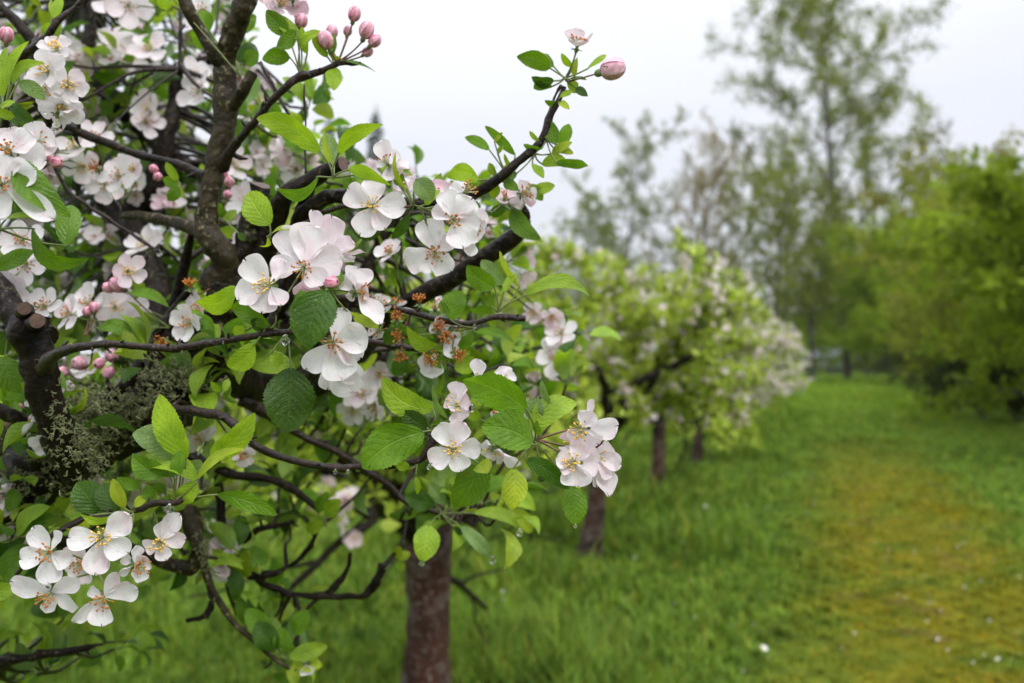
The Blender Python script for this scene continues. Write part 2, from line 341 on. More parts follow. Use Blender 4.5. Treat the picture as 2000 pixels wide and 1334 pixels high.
# ------------------------------------------------------------------ ground
def turf_color(nt):
    """colour of the sward by place: ochre moss worn down the alley, lush green under the row and by the hedge"""
    pos = objpos(nt)
    mp = nt.nodes.new('ShaderNodeMapping'); mp.vector_type = 'POINT'; mp.inputs['Rotation'].default_value = (0, 0, ALPHA); nt.links.new(pos, mp.inputs[0])
    s = nt.nodes.new('ShaderNodeSeparateXYZ'); nt.links.new(mp.outputs[0], s.inputs[0])      # x = across, y = along
    n1 = noise(nt, pos, .9, 4, .55); n2 = noise(nt, pos, 4.5, 3, .6); n3 = noise(nt, pos, .35, 3)
    t = mth(nt, 'ADD', s.outputs[0], mth(nt, 'MULTIPLY_ADD', n1, 1.1, -.55))
    dist = mth(nt, 'ABSOLUTE', mth(nt, 'SUBTRACT', t, .62))
    worn = ramp(nt, mth(nt, 'DIVIDE', dist, 1.7), [(.26, 1.0), (.60, 0.0)])
    far = ramp(nt, mth(nt, 'DIVIDE', s.outputs[1], 40.0), [(.30, 1.0), (.52, 0.0)])
    worn = mth(nt, 'MULTIPLY', mth(nt, 'MULTIPLY', worn, far), ramp(nt, noise(nt, pos, 1.7, 4, .6), [(.32, .35), (.52, 1.0)]))
    green = mixc(nt, ramp(nt, n2, [(.35, 0.0), (.65, 1.0)]), (.062, .116, .014), (.180, .285, .034))
    lite = mixc(nt, n1, (.12, .215, .016), (.21, .32, .035))
    green = mixc(nt, ramp(nt, mth(nt, 'DIVIDE', s.outputs[1], 60.0), [(.25, 0.0), (.6, 1.0)]), green, lite)
    ochre = mixc(nt, ramp(nt, n2, [(.3, 0.0), (.7, 1.0)]), (.10, .130, .009), (.27, .235, .015))
    brown = ramp(nt, noise(nt, pos, 2.3, 4, .6), [(.56, 0.0), (.68, 1.0)])
    ochre = mixc(nt, mth(nt, 'MULTIPLY', brown, .6), ochre, (.20, .125, .055))
    return mixc(nt, worn, green, ochre), pos
m, nt, out = mat('sward_ground'); c, pos = turf_color(nt)
c = mixc(nt, 1.0, c, ramp(nt, noise(nt, pos, 30, 4, .7), [(.3, (.45, .45, .4)), (.7, (1.1, 1.1, 1.05))]), 'MULTIPLY')
nt.links.new(bsdf(nt, c, .9, .05, bump(nt, noise(nt, pos, 25, 5, .7), 1, .05)), out.inputs[0]); M_GROUND = m
m, nt, out = mat('grass_blade'); c, pos = turf_color(nt); ca = col_attr(nt)
c = mixc(nt, 1.0, c, ca, 'MULTIPLY')
nt.links.new(addtrans(nt, bsdf(nt, c, .6, .08), mixc(nt, 1.0, c, (1.2, 1.25, .7), 'MULTIPLY'), .3), out.inputs[0]); M_GRASS = m

rng = np.random.default_rng(3)
def ground_z(x, y):
    return .03*np.sin(x*.9+.4)*np.cos(y*.55)+.018*np.sin(x*2.3+y*1.7)
gx = np.concatenate([-np.geomspace(400, 14, 12), np.linspace(-12, 40, 105), np.geomspace(42, 400, 12)])
gy = np.concatenate([np.linspace(-8, 42, 101), np.geomspace(44, 400, 16)])
X, Y = np.meshgrid(gx, gy, indexing='ij'); Z = ground_z(X, Y)*np.clip(1.3-np.hypot(X, Y)/60, 0, 1)
i, j = np.meshgrid(np.arange(len(gx)-1), np.arange(len(gy)-1), indexing='ij'); k = len(gy)
a = Acc(); a.add(np.stack([X, Y, Z], -1).reshape(-1, 3), np.stack([i*k+j, (i+1)*k+j, (i+1)*k+j+1, i*k+j+1], -1).reshape(-1, 4))
tag(a.build('ground', M_GROUND), kind='structure')

def grass(n, name, seed):
    rng = np.random.default_rng(seed)
    d = np.exp(rng.uniform(np.log(2.6), np.log(75), n)); x = rng.uniform(-.62, .66, n)*d*1.08+rng.normal(0, .2, n)
    t = x*math.cos(ALPHA)-d*math.sin(ALPHA); s = x*math.sin(ALPHA)+d*math.cos(ALPHA)
    # tufts
    x += .03*np.sin(37*x+11*d); d += .03*np.sin(29*d-17*x)
    patch = .5+.5*np.sin(x*2.1+1.3*np.sin(d*1.7))*np.cos(d*1.3+.7*np.sin(x*2.9))
    long_ = np.clip((-.35-t)/.5, 0, 1); worn = np.exp(-((t-.6)/.75)**2)*(s < 18)
    h = (.035+.06*patch+.11*long_*(.25+patch**2*1.2))*(1-.62*worn)*rng.uniform(.5, 1.35, n)
    tall = rng.random(n) < .02*long_; h[tall] *= 1.7
    h = np.maximum(h, d*.0022); wd = np.maximum(.0042, d*.0011)*rng.uniform(.7, 1.3, n)
    az = rng.uniform(0, 2*np.pi, n); lean = rng.uniform(.1, .9, n)*h
    D = np.stack([np.cos(az), np.sin(az), 0*az], 1); Sd = np.stack([-np.sin(az), np.cos(az), 0*az], 1)
    b = np.stack([x, d, ground_z(x, d)*np.clip(1.3-np.hypot(x, d)/60, 0, 1)-.003], 1); Uz = np.array([0, 0, 1.0])
    hh = h[:, None]; w = wd[:, None]; ln = lean[:, None]
    v = np.stack([b-Sd*w, b+Sd*w, b+D*ln*.35+Uz*hh*.55-Sd*w*.8, b+D*ln*.35+Uz*hh*.55+Sd*w*.8, b+D*ln+Uz*hh*.92-Sd*w*.12, b+D*ln+Uz*hh*.92+Sd*w*.12], 1)
    f = np.array([[0, 1, 3, 2], [2, 3, 5, 4]]); f = (f[None]+(np.arange(n)*6)[:, None, None]).reshape(-1, 4)
    br = rng.uniform(.72, 1.35, n); straw = rng.random(n) < .04
    c = np.stack([br*rng.uniform(.85, 1.2, n), br, br*rng.uniform(.7, 1.3, n)], 1); c[straw] = (2.2, 1.25, 1.6)
    gr = np.array([.55, .55, 1, 1, 1.1, 1.1])
    a = Acc(); a.add(v.reshape(-1, 3), f, np.repeat(c, 6, 0))
    return tag(a.build(name, M_GRASS, smooth=False), 'wet green grass growing under the apple row and along the alley', 'grass', kind='stuff')
grass(210000, 'grass', 5)

# daisies and fallen petals on the grass
def ground_at(px, py):
    dr = RT*((px-1000)/F)+UP*(-(py-667)/F)+FWD; k = -1.5/dr[2]; return CAM+dr*k
M_WHITE = plain('daisy_white', (.80, .80, .78), .5, .4, .06, 200, .2); M_YEL = plain('daisy_yellow', (.7, .45, .03), .6, .3, .2, 400)
DA = Acc()
for k in range(18):
    an = k/18*2*math.pi; blade(DA, np.array([0, 0, .062])+np.array([math.cos(an), math.sin(an), 0])*.003, np.array([0, 0, .064])+np.array([math.cos(an), math.sin(an), .1])*.014, .005, 'petal', np.array([0, 0, 1.0]), nu=4, nv=2, col=(1, 1, 1))
DB = Acc(); ellipsoid(DB, np.array([0, 0, .063]), [0, 0, 1], .0045, .003, 8, 5)
DS = Acc(); tube(DS, [(0, 0, 0), (.003, 0, .03), (0, 0, .061)], [.0012, .0012, .0012], 5)
first = None
dpx = [(1478, 1272, 1.35, 'large white daisy in the grass, brightest of those at the foot of the picture'), (1510, 1284, .8, 'small white daisy just beside the brightest one'),
       (1845, 1266, .9, 'white daisy on the mossy path near the lower edge'), (1378, 1007, 1.2, 'white daisy in long grass to the right of the second trunk'),
       (1424, 1102, .8, 'small dim daisy in the grass between the row and the mossy path'), (1963, 1307, .9, 'white daisy in the bottom right corner, lower one'),
       (1935, 1298, .8, 'white daisy in the bottom right corner, upper one'), (1657, 1274, .8, 'faint daisy on the near end of the mossy path'),
       (1310, 1290, .8, 'faint daisy near the bottom edge below the second trunk'), (1577, 943, 1.5, 'white daisy where the long grass meets the mossy path')]
for px, py, sc, lb in dpx:
    g = ground_at(px, py); g[2] = ground_z(g[0], g[1])
    e = empty('daisy', g); tag(e, lb, 'daisy', 'daisies scattered in the grass'); e.scale = (sc,)*3
    if first is None:
        first = [DA.build('petals', M_WHITE, e, g*0), DB.build('flower_centre', M_YEL, e, g*0), DS.build('stem', M_STEM, e, g*0)]
        for o in first: o.location = (0, 0, 0)
    else:
        for o in first: c = o.copy(); COL.objects.link(c); c.parent = e; c.location = (0, 0, 0)
    e.rotation_euler = (.6, .1, sc*5)
rng = np.random.default_rng(8); a = Acc(); n = 420
dd = rng.uniform(4.4, 26, n)**1.0; ss = dd; tt = rng.normal(-1.5, .9, n)
k = rng.random(n) < .12; tt[k] = rng.uniform(0, 1.8, k.sum()); ss[k] = rng.uniform(5, 9, k.sum())
ps = np.stack([ss*math.sin(ALPHA)+tt*math.cos(ALPHA), ss*math.cos(ALPHA)-tt*math.sin(ALPHA), rng.uniform(.02, .08, n)], 1)
tp = Acc(); blade(tp, [0, 0, 0], [.016, 0, .002], .013, 'petal', np.array([0, 0, 1.0]), nu=4, nv=3, cup=.25)
scatter(a, tp.v[0], tp.f[0], ps, rots(rng, n, up=2.0), rng.uniform(.7, 1.2, n), np.tile([.8, .74, .74], (n, 1)))
tag(a.build('fallen_petals', M_PETAL), 'pale apple petals fallen into the grass', 'petals', kind='stuff')

# ------------------------------------------------------------------ tree generator
def grow(rng, p, d, L, r, lvl, sp, out):
    """one limb and everything that grows from it; out collects (points, radii, level)"""
    n = sp['seg'][lvl]; pts = [np.array(p, float)]; rr = [r]; d = nrm(d)
    for i in range(n):
        d = nrm(d+rng.normal(size=3)*sp['kink'][lvl]+np.array([0, 0, sp['up'][lvl]])); pts.append(pts[-1]+d*L/n); rr.append(r*(1-(1-sp['taper'])*(i+1)/n))
    pts = np.array(pts); out.append((pts, np.array(rr), lvl))
    if lvl+1 < len(sp['n']):
        m = sp['n'][lvl+1]
        az0 = rng.uniform(0, 6.28)
        for k in range(m):
            t = sp['t0'][lvl]+(1-sp['t0'][lvl])*(k+rng.uniform(.1, .9))/m; x = t*n; i = min(int(x), n-1); q = pts[i]+(pts[i+1]-pts[i])*(x-i)
            T = nrm(pts[i+1]-pts[i]); A = nrm(np.cross(T, [.3, .1, 1] if abs(T[2]) < .9 else [1, .2, 0])); B = np.cross(T, A)
            az = az0+2.4*k+rng.uniform(-.4, .4); an = sp['ang'][lvl]*rng.uniform(.7, 1.25)
            dd = T*math.cos(an)+(A*math.cos(az)+B*math.sin(az))*math.sin(an)
            grow(rng, q, dd, L*sp['len'][lvl]*rng.uniform(.65, 1.2)*(1.15-.55*t*sp.get('cone', .5)), np.interp(x, range(n+1), rr)*sp['rad'], lvl+1, sp, out)
def leafpts(rng, segs, lv, n):
    S_ = [s for s in segs if s[2] >= lv]; w = np.array([np.linalg.norm(s[0][-1]-s[0][0]) for s in S_]); ch = rng.choice(len(S_), n, p=w/w.sum())
    P_ = np.empty((n, 3)); D_ = np.empty((n, 3))
    for i, c in enumerate(ch):
        pt = S_[c][0]; x = rng.uniform(.1, 1)*(len(pt)-1); k = min(int(x), len(pt)-2); P_[i] = pt[k]+(pt[k+1]-pt[k])*(x-k); D_[i] = pt[k+1]-pt[k]
    return P_, D_
LT = Acc(); blade(LT, [0, 0, 0], [1, 0, 0], .55, 'leaf', np.array([0, 0, 1.0]), nu=4, nv=2, fold=.3, bend=.25, ruf=0); LTv, LTf, LTu = LT.v[0], LT.f[0], LT.u[0]
QV = np.array([[0, 0, 0], [.45, -.3, .06], [1, 0, -.06], [.45, .3, .06]]); QF = np.array([[0, 1, 2, 3]])
M_FOL = attr_mat('far_foliage', .6, .42, .06, .25, 1.5)
M_FOLO = attr_mat('orchard_foliage', .5, .42, .12, .2, 9)
def flower_template(nu=3, nv=2, r=1.0, cupe=.35, seed=1):
    rg = np.random.default_rng(seed); a = Acc()
    for k in range(5):
        an = k*1.2566+rg.uniform(-.15, .15); e = cupe+rg.uniform(-.2, .25); dr = np.array([math.cos(an)*math.cos(e), math.sin(an)*math.cos(e), math.sin(e)])
        blade(a, dr*.06, dr*r*rg.uniform(.85, 1.08), .86*r, 'petal', np.array([0, 0, 1.0]), nu=nu, nv=nv, cup=.3, bend=-.12, col=(1, 1, 1), ruf=.05)
    np_ = sum(len(f) for f in a.f)
    for k in range(9):
        an = k*2.4; q = rg.uniform(.06, .2); ellipsoid(a, np.array([math.cos(an)*q, math.sin(an)*q, .2+rg.uniform(0, .08)]), [0, 0, 1], .045, .06, 4, 2, col=(.7, .4, .1), mat=1)
    for k in range(4):
        an = k*1.57; tube(a, [(0, 0, 0), (math.cos(an)*.12, math.sin(an)*.12, .2)], [.025, .012], 3, mat=1, cap=False)
    ellipsoid(a, np.array([0, 0, -.09]), [0, 0, 1], .07, .1, 5, 3, mat=2)
    return a
def scatter_acc(dst, tmpl, pos, rm, sc, cols):
    """scatter a template Acc; vertex colour white in the template is replaced by cols"""
    for v, f, m_, c, u, off in zip(tmpl.v, tmpl.f, tmpl.m, tmpl.c, tmpl.u, np.cumsum([0]+[len(x) for x in tmpl.v])[:-1]):
        scatter(dst, v, f-off, pos, rm, sc, cols, tmat=m_, tuv=u)
FT = [flower_template(seed=s, cupe=c) for s, c in ((1, .25), (2, .5), (3, .85))]
FTH = [flower_template(8, 6, seed=s, cupe=c) for s, c in ((4, .2), (5, .4), (6, .6), (7, 1.0))]

def orchard_tree(k, s, t, seed, nleaf, nblo, label, white=0.0, hgt=1.0, detail=True, rt=.08, spread=1.0, trunk_h=.9):
    rng = np.random.default_rng(seed); base = G(s, t, ground_z(*G(s, t)[:2])-.03)
    tr = empty('apple_tree', base); tag(tr, label, 'apple tree', 'apple trees in the orchard row')
    top = base+np.array([rng.uniform(-.08, .08), rng.uniform(-.05, .05), trunk_h])
    a = Acc(); tube(a, [base, base+(top-base)*.08, base+(top-base)*.5+[.02, 0, 0], top, top+[0, 0, .12]], [rt*1.9, rt*1.2, rt*.93, rt*1.0, rt*.8], 18, 40, .20, 14)
    a.build('trunk', M_TRUNK, tr, base)
    sp = dict(n=[1, 7, 5, 4], seg=[1, 8, 6, 4], kink=[0, .26, .30, .3], up=[0, .02, .03, .06], taper=.35, t0=[0, .22, .15, .1], ang=[0, .95, .85], len=[0, .62, .5], rad=.6)
    if k == 0:
        b = Acc(); tube(b, [top-[0, 0, .06], P(770, 1004, 3.9), P(723, 972, 3.85), P(676, 948, 3.8), P(590, 900, 3.7), P(480, 850, 3.6)], [.06, .05, .043, .04, .032, .02], 12, 30, .3, 14); b.build('limb', M_BARK, tr, top)
    zt, Rr = ((2.12, 1.25), (2.52, 1.16), (2.56, 1.36), (2.55, 1.5))[min(k, 3)]      # the pruned outline of the crown
    def inside(p): q_ = np.hypot(p[..., 0]-top[0], p[..., 1]-top[1])/Rr; return (q_ < 1) & (p[..., 2] < zt*hgt**.0-.55*q_**2+.10*np.sin(p[..., 0]*7+seed)*np.cos(p[..., 1]*6))
    def prune(sg_):
        res = []
        for pts, rr, lv in sg_:
            bad = np.nonzero(~inside(pts))[0]; n_ = bad[0] if len(bad) else len(pts)
            if n_ >= 2: res.append((pts[:n_], rr[:n_], lv))
        return res
    segs = []; m = 7
    sg = []
    for q in range(m):
        az = q*2*math.pi/m+rng.uniform(-.3, .3); el = rng.uniform(.22, .8) if q % 3 else rng.uniform(.75, 1.15)
        out = []; grow(rng, top+[0, 0, rng.uniform(-.08, .05)], [math.cos(az)*math.cos(el), math.sin(az)*math.cos(el), math.sin(el)], rng.uniform(1.15, 1.5)*spread*(1 if el < .7 else 1.02*hgt), rt*.62, 1, sp, out); out = prune(out); sg.append(out)
        b = Acc()
        for pts, rr, lv in out:
            tube(b, pts, rr, 8 if lv == 1 else 4, (3 if lv < 3 else 1)*(len(pts)-1)+1, .25 if lv == 1 and detail else 0, 14, cap=False)
        b.build('limb', M_BARK if k < 3 else M_MOSSY, tr, top); segs += out
    P_, D_ = leafpts(rng, segs, 2, nleaf); sz = rng.uniform(.035, .075, nleaf)
    P_ += rng.normal(0, .04, P_.shape); lo_ = .72+.12*np.sin(P_[:, 0]*5+seed)*np.cos(P_[:, 1]*4); dn = P_[:, 2] < lo_; P_[dn, 2] = lo_[dn]+rng.random(dn.sum())*.55
    if k == 0: P_ = np.where(P_[:, 2:] < 1.02, P_+[0, 0, .35], P_)
    dirs = D_/np.linalg.norm(D_, axis=1)[:, None]*.5+rng.normal(size=P_.shape)*.7+[0, 0, .35]
    q = rng.random(nleaf)[:, None]; c = np.array([.24, .33, .035])*q+np.array([.46, .55, .11])*(1-q); dk = rng.random(nleaf) < .18; c[dk] *= .5
    a = Acc(); scatter(a, LTv, LTf, P_, rots(rng, nleaf, dirs, 1.2), sz, c, tuv=LTu); a.build('crown', M_FOLO, tr, base)
    if nblo:
        P_, D_ = leafpts(rng, segs, 2, nblo); P_ += rng.normal(0, .035, P_.shape)+[0, 0, .02]; P_[:, 2] = np.maximum(P_[:, 2], .8+rng.random(nblo)*.3)
        order = np.argsort(((P_-CAM)**2).sum(1))
        nm = min(nblo, 100 if k <= 2 else 40); near = order[:nm]; rest = order[nm:]
        protos = []
        for q in range(4):
            b = Acc(); nf = 3+q % 3
            pp = rng.normal(0, .022, (nf, 3)); dd = nrm(CAM-base)[None]*.4+rng.normal(size=(nf, 3))*.6
            z = dd/np.linalg.norm(dd, axis=1)[:, None]; x = np.cross(z, rng.normal(size=(nf, 3))); x /= np.linalg.norm(x, axis=1)[:, None]; rm = np.stack([x, np.cross(z, x), z], -1)
            pk = rng.random(nf)[:, None]*(.7-.5*white); cc = np.array([.82, .80, .80])*(1-pk)+np.array([.80, .55, .62])*pk
            for w in range(nf): scatter_acc(b, FT[w % 3], pp[w:w+1], rm[w:w+1], np.array([.024]), cc[w:w+1])
            protos.append(b)
        first = {}
        for w in near:
            q = w % 4
            if q not in first: o = protos[q].build('blossom', [M_PETAL, M_ANY, M_SEP], tr, P_[w]); o.data.vertices.foreach_get; first[q] = o; o.location = P_[w]-base; 
            else: o = first[q].copy(); COL.objects.link(o); o.location = P_[w]-base
            # proto meshes are modelled about the origin
            o.rotation_euler = (rng.uniform(-.5, .5), rng.uniform(-.5, .5), rng.uniform(-.6, .6)); o.scale = (rng.uniform(1.0, 1.6),)*3
        for q, o in first.items():
            v = np.concatenate(protos[q].v); o.data.vertices.foreach_set('co', v.astype(np.float32).ravel()); o.data.update()
        if len(rest):
            b = Acc()
            for q in range(4):
                rr = rest[rest % 4 == q]
                if len(rr):
                    pr = protos[q]; scatter_keep(b, pr, P_[rr], rots(rng, len(rr), up=.5), rng.uniform(1.0, 1.6, len(rr)))
            o = b.build('blossoms', [M_PETAL, M_ANY, M_SEP], tr, base); o['kind'] = 'stuff'
    return tr
def scatter_keep(dst, tmpl, pos, rm, sc):
    off = 0
    for v, f, m_, c, u in zip(tmpl.v, tmpl.f, tmpl.m, tmpl.c, tmpl.u):
        scatter(dst, v, f-off, pos, rm, sc, np.tile(c, (len(pos), 1))[None], tmat=m_, tuv=u); off += len(v)

#            s     t      nleaf nblo
ROW = [(3.65, -1.55, 8000, 90, 'second apple tree of the row, its reddish brown trunk filling the lower middle', 0, .40),
       (7.32, -1.73, 17000, 480, 'leafy apple tree whose short trunk stands right behind the near blossom cluster', .2, 1.3),
       (10.7, -1.80, 16000, 900, 'apple tree on a dark slim trunk, leafy with scattered pinkish white blossom', .4, 1.15),
       (14.6, -1.85, 15000, 2000, 'apple tree with dense white blossom behind the dark slim trunk', .9, 1.0),
       (18.3, -1.9, 11000, 1700, 'white flowering apple tree, fifth along the row', 1, 1.0),
       (22.0, -1.9, 9000, 1300, 'white flowering apple tree, sixth along the row', 1, 1.0),
       (25.8, -1.95, 8000, 1100, 'white flowering apple tree, seventh along the row', 1, 1.0),
       (29.6, -1.95, 7000, 900, 'white flowering apple tree near the far end of the row', 1, .95),
       (33.5, -2.0, 6000, 700, 'small white flowering apple tree at the very end of the row', 1, .9)]
for k, (s, t, nl, nb, lb, wh, hg) in enumerate(ROW):
    orchard_tree(k, s, t, 40+k, nl, nb, lb, wh, hg, k < 3, rt=.093 if k == 0 else .076, trunk_h=.9 if k == 0 else .85, spread=.9 if k == 0 else 1.05)

# ------------------------------------------------------------------ hedge trees along the alley, far trees
def far_tree(name, label, cat, pos, H, R, nleaf, lsz, c1, c2, seed, group=None, trunk=.3, shape='round', bark=M_FARBARK, rt=None, sparse=0, ntr=1, lean=(0, 0)):
    rng = np.random.default_rng(seed); base = np.array([pos[0], pos[1], -.05]); tr = empty(name, base); tag(tr, label, cat, group)
    rt = rt or H*.013+.03
    segs = []
    if shape == 'tall':
        sp = dict(n=[1, 20, 6, 3], seg=[10, 6, 4, 2], kink=[.045, .12, .2, .3], up=[.02, .10, .06, .05], taper=.12, t0=[.25, .2, .2, .1], ang=[.85, .75, .8], len=[R/H*1.12, .5, .45], rad=.5, cone=.55)
        grow(rng, base, [lean[0], lean[1], 1], H, rt, 0, sp, segs)
    else:
        sp = dict(n=[1, 9, 5, 3], seg=[5, 5, 4, 2], kink=[.10, .22, .25, .3], up=[.02, .07, .02, 0], taper=.2, t0=[trunk, .2, .2, .1], ang=[.95, .85, .8], len=[R/H*1.25, .55, .5], rad=.55)
        for q in range(ntr):
            az = rng.uniform(0, 6.28); grow(rng, base+[.3*q*math.cos(az), .3*q*math.sin(az), 0], [(ntr > 1)*.35*math.cos(az)+lean[0], (ntr > 1)*.35*math.sin(az)+lean[1], 1], H*.92*rng.uniform(.85, 1), rt, 0, sp, segs)
    b = Acc()
    for pts, rr, lv in segs:
        if lv == 0: a = Acc(); tube(a, pts, rr, 10, 4*len(pts), .2, 2, cap=False); a.build('trunk', bark, tr, base)
        else: tube(b, pts, np.maximum(rr, H*.0009), 4, len(pts), cap=False)
    b.build('limbs', bark, tr, base)
    P_, D_ = leafpts(rng, segs, 2, nleaf); P_ += rng.normal(0, R*(.055 if shape != 'tall' else .04), P_.shape)
    if shape != 'tall' and not sparse:      # leafage of a dense shrub: more of it on the outside and low down
        P_[:, 2] = np.maximum(P_[:, 2], .15+rng.random(nleaf)*.5)
    q = rng.random(nleaf)[:, None]; cl = (.5+.5*np.sin(P_[:, :1]*2.2/R*3+seed)*np.cos(P_[:, 2:]*3.1/R*2)); q = np.clip(.55*q+.45*cl, 0, 1)
    c = np.array(c1)*q+np.array(c2)*(1-q)
    dirs = rng.normal(size=P_.shape)+[0, 0, -.1]
    a = Acc(); scatter(a, QV, QF, P_, rots(rng, nleaf, dirs, 1.0), lsz*rng.uniform(.6, 1.3, nleaf), c); a.build('crown', M_FOL, tr, base, smooth=False)
    return tr
def conifer(label, px, d, toppy, seed, hw):
    rng = np.random.default_rng(seed); H = (700-toppy)*d/F+1.5; b = P(px, 700, d); base = np.array([b[0], b[1], 0.0]); tr = empty('conifer', base); tag(tr, label, 'conifer')
    a = Acc(); tube(a, [base, base+[0, 0, H]], [.35, .03], 8, 12); a.build('trunk', M_FARBARK, tr, base)
    n = 15000; z = 1-np.sqrt(rng.random(n))*.97; z = np.where(rng.random(n) < .5, z, np.round(z*34)/34); az = rng.uniform(0, 6.28, n); w = np.sin(z*44+np.round(az*2))*.18+.9
    r = (1-z)**.85*hw*w*rng.random(n)**.45
    P_ = base+np.stack([r*np.cos(az), r*np.sin(az), z*H-r*.35], 1); dirs = np.stack([np.cos(az), np.sin(az), -.5+0*az], 1)+rng.normal(0, .35, (n, 3))
    q = rng.random(n)[:, None]; c = np.array([.018, .045, .03])*q+np.array([.05, .085, .055])*(1-q)
    a = Acc(); scatter(a, QV*[1, .8, 1], QF, P_, rots(rng, n, dirs, 1.0), rng.uniform(.3, .75, n), c); a.build('crown', M_FOL, tr, base, smooth=False)
OL1, OL2 = (.225, .31, .024), (.065, .10, .009); BR = (.22, .18, .06); YG1, YG2 = (.29, .40, .030), (.095, .15, .010)
hedge = [(17.0, 4.9, 5.0, 1.7, OL1, OL2, 'olive green hedge tree cut off by the right edge of the photo'),
         (22.0, 5.0, 5.4, 1.9, YG1, OL2, 'bushy yellow green hedge tree with bare brown stems near the right edge'),
         (27.5, 5.3, 6.0, 2.1, OL1, BR, 'hedge tree with brownish twigs showing through olive leaves'),
         (34.0, 5.6, 6.8, 2.5, YG1, YG2, 'brighter yellow green hedge tree in the middle of the right hand bank'),
         (42.0, 6.0, 7.4, 2.9, OL1, BR, 'olive hedge tree with brownish top over the dark hollow'),
         (51.0, 6.3, 7.6, 3.0, YG1, OL2, 'rounded green hedge tree behind the dark hollow'),
         (62.0, 5.2, 8.6, 3.3, OL1, YG2, 'tall green hedge tree next to the lower trunk of the big poplar'),
         (75.0, 4.6, 9.0, 3.6, YG1, YG2, 'green hedge tree standing between the poplar trunk and the alley end'),
         (88.0, 3.6, 9.6, 3.9, YG1, YG2, 'farthest hedge tree leaning over the end of the grass alley')]
for k, (s, t, H, R_, c1, c2, lb) in enumerate(hedge):
    p = G(s, t); far_tree('hedge_tree', lb, 'tree', p, H, R_, int(17000), .16 if k < 4 else .24, c1, c2, 200+k, 'hedge trees along the right side of the alley', trunk=.14, ntr=3, rt=.07)
low = [(26.0, 4.3, 1.4, 1.0), (33.0, 4.6, 1.7, 1.2), (45.0, 4.6, 2.2, 1.6), (56.0, 4.8, 2.4, 1.8)]
lowl = ['low dark shrub at the foot of the brownish hedge tree', 'low shrub with brown stems before the dark hollow', 'dark rounded shrub at the left end of the dark hollow', 'dark low shrub close to the end of the alley']
for k, (s, t, H, R_) in enumerate(low):
    far_tree('shrub', lowl[k], 'shrub', G(s, t), H, R_, 7000, .11, (.03, .045, .008), (.012, .02, .005), 300+k, 'low shrubs under the hedge trees', trunk=.02, ntr=4, rt=.03)  # near-black leaf colours stand for the shade in the hollow under the hedge
def at(px, d): b = P(px, 700, d); return (b[0], b[1])
Hh = lambda py, d: (700-py)*d/F+1.5
GR1, GR2 = (.21, .25, .05), (.12, .145, .03)
far_tree('poplar', 'tall airy poplar with thin young leaves standing above everything else', 'tree', at(1655, 72), Hh(-25, 72), 7.2, 36000, .23, (.25, .29, .045), (.12, .155, .02), 401, shape='tall', rt=.30)
far_tree('field_tree', 'leaning grey green tree on a dark forked trunk left of the tall poplar', 'tree', at(1502, 60), Hh(395, 60), 3.4, 5200, .24, GR1, GR2, 402, shape='tall', rt=.17, lean=(.05, 0))
far_tree('field_tree', 'grey green tree low between the leaning tree and the tall poplar', 'tree', at(1585, 66), Hh(450, 66), 3.4, 6500, .26, GR1, GR2, 403, shape='tall', rt=.18)
far_tree('field_tree', 'slim pointed green tree, leftmost of the distant group on the skyline', 'tree', at(1205, 78), Hh(262, 78), 3.3, 5000, .24, (.12, .16, .045), GR1, 404, shape='tall', rt=.17)
far_tree('birch', 'nearly bare birch with buff twigs and pale trunk on the skyline', 'tree', at(1378, 74), Hh(300, 74), 3.8, 4200, .22, (.36, .28, .14), (.22, .18, .09), 405, shape='tall', rt=.19, bark=M_FARBARK)
far_tree('birch', 'thin bare birch just left of the buff one', 'tree', at(1318, 82), Hh(345, 82), 3.4, 3200, .22, (.22, .20, .09), (.15, .16, .06), 406, shape='tall', rt=.16)
far_tree('field_tree', 'faint whitish green tree between the birches and the tall poplar', 'tree', at(1440, 88), Hh(290, 88), 3.8, 4200, .26, (.15, .19, .08), (.11, .13, .06), 407, shape='tall', rt=.18)
far_tree('field_tree', 'low young green tree at the left foot of the skyline group', 'tree', at(1150, 84), Hh(425, 84), 3.6, 4500, .28, (.12, .17, .05), GR1, 408, shape='tall', rt=.14)
far_tree('field_tree', 'thin brownish tree rising behind the right hedge', 'tree', at(1842, 66), Hh(330, 66), 3.6, 5200, .24, (.13, .15, .04), (.14, .11, .05), 409, shape='tall', rt=.16)
far_tree('field_tree', 'bare topped tree behind the hedge close to the right edge', 'tree', at(1935, 60), Hh(350, 60), 3.2, 4200, .22, (.15, .16, .04), (.13, .11, .05), 410, shape='tall', rt=.16)
conifer('dark pointed conifer far away above the big upper leaf', 733, 120, 205, 411, 4.4)
conifer('paler conifer left of the dark pointed one, tip just showing', 641, 135, 215, 412, 4.0)
conifer('short conifer right of the dark pointed one, mostly hidden', 690, 128, 290, 413, 4.4)
for k, (px, d, py, r, lb) in enumerate([(1030, 105, 560, 8, 'broad far bush behind the upper right branch'), (1250, 100, 560, 8, 'broad far bush behind the second apple crown'), (1430, 104, 600, 7, 'far bush below the faint whitish tree'),
        (1560, 108, 612, 6, 'far dark bush left of the grey shed'), (1655, 112, 605, 5, 'dark bush right behind the grey shed'), (1740, 104, 560, 6, 'far bush hidden behind the hedge'), (880, 108, 560, 8, 'far bush behind the middle flower cluster'), (720, 110, 560, 8, 'far bush behind the left flower cluster'), (1710, 92, 640, 2.6, 'green bush closing the right end of the grass alley')]):
    far_tree('bush', lb, 'bush', at(px, d), Hh(py+45, d)*.8, r, 6500, .45 if r > 3 else .25, (.15, .19, .05), (.07, .10, .03), 500+k, 'bushes at the far end of the orchard', trunk=.05, ntr=4, rt=.1)
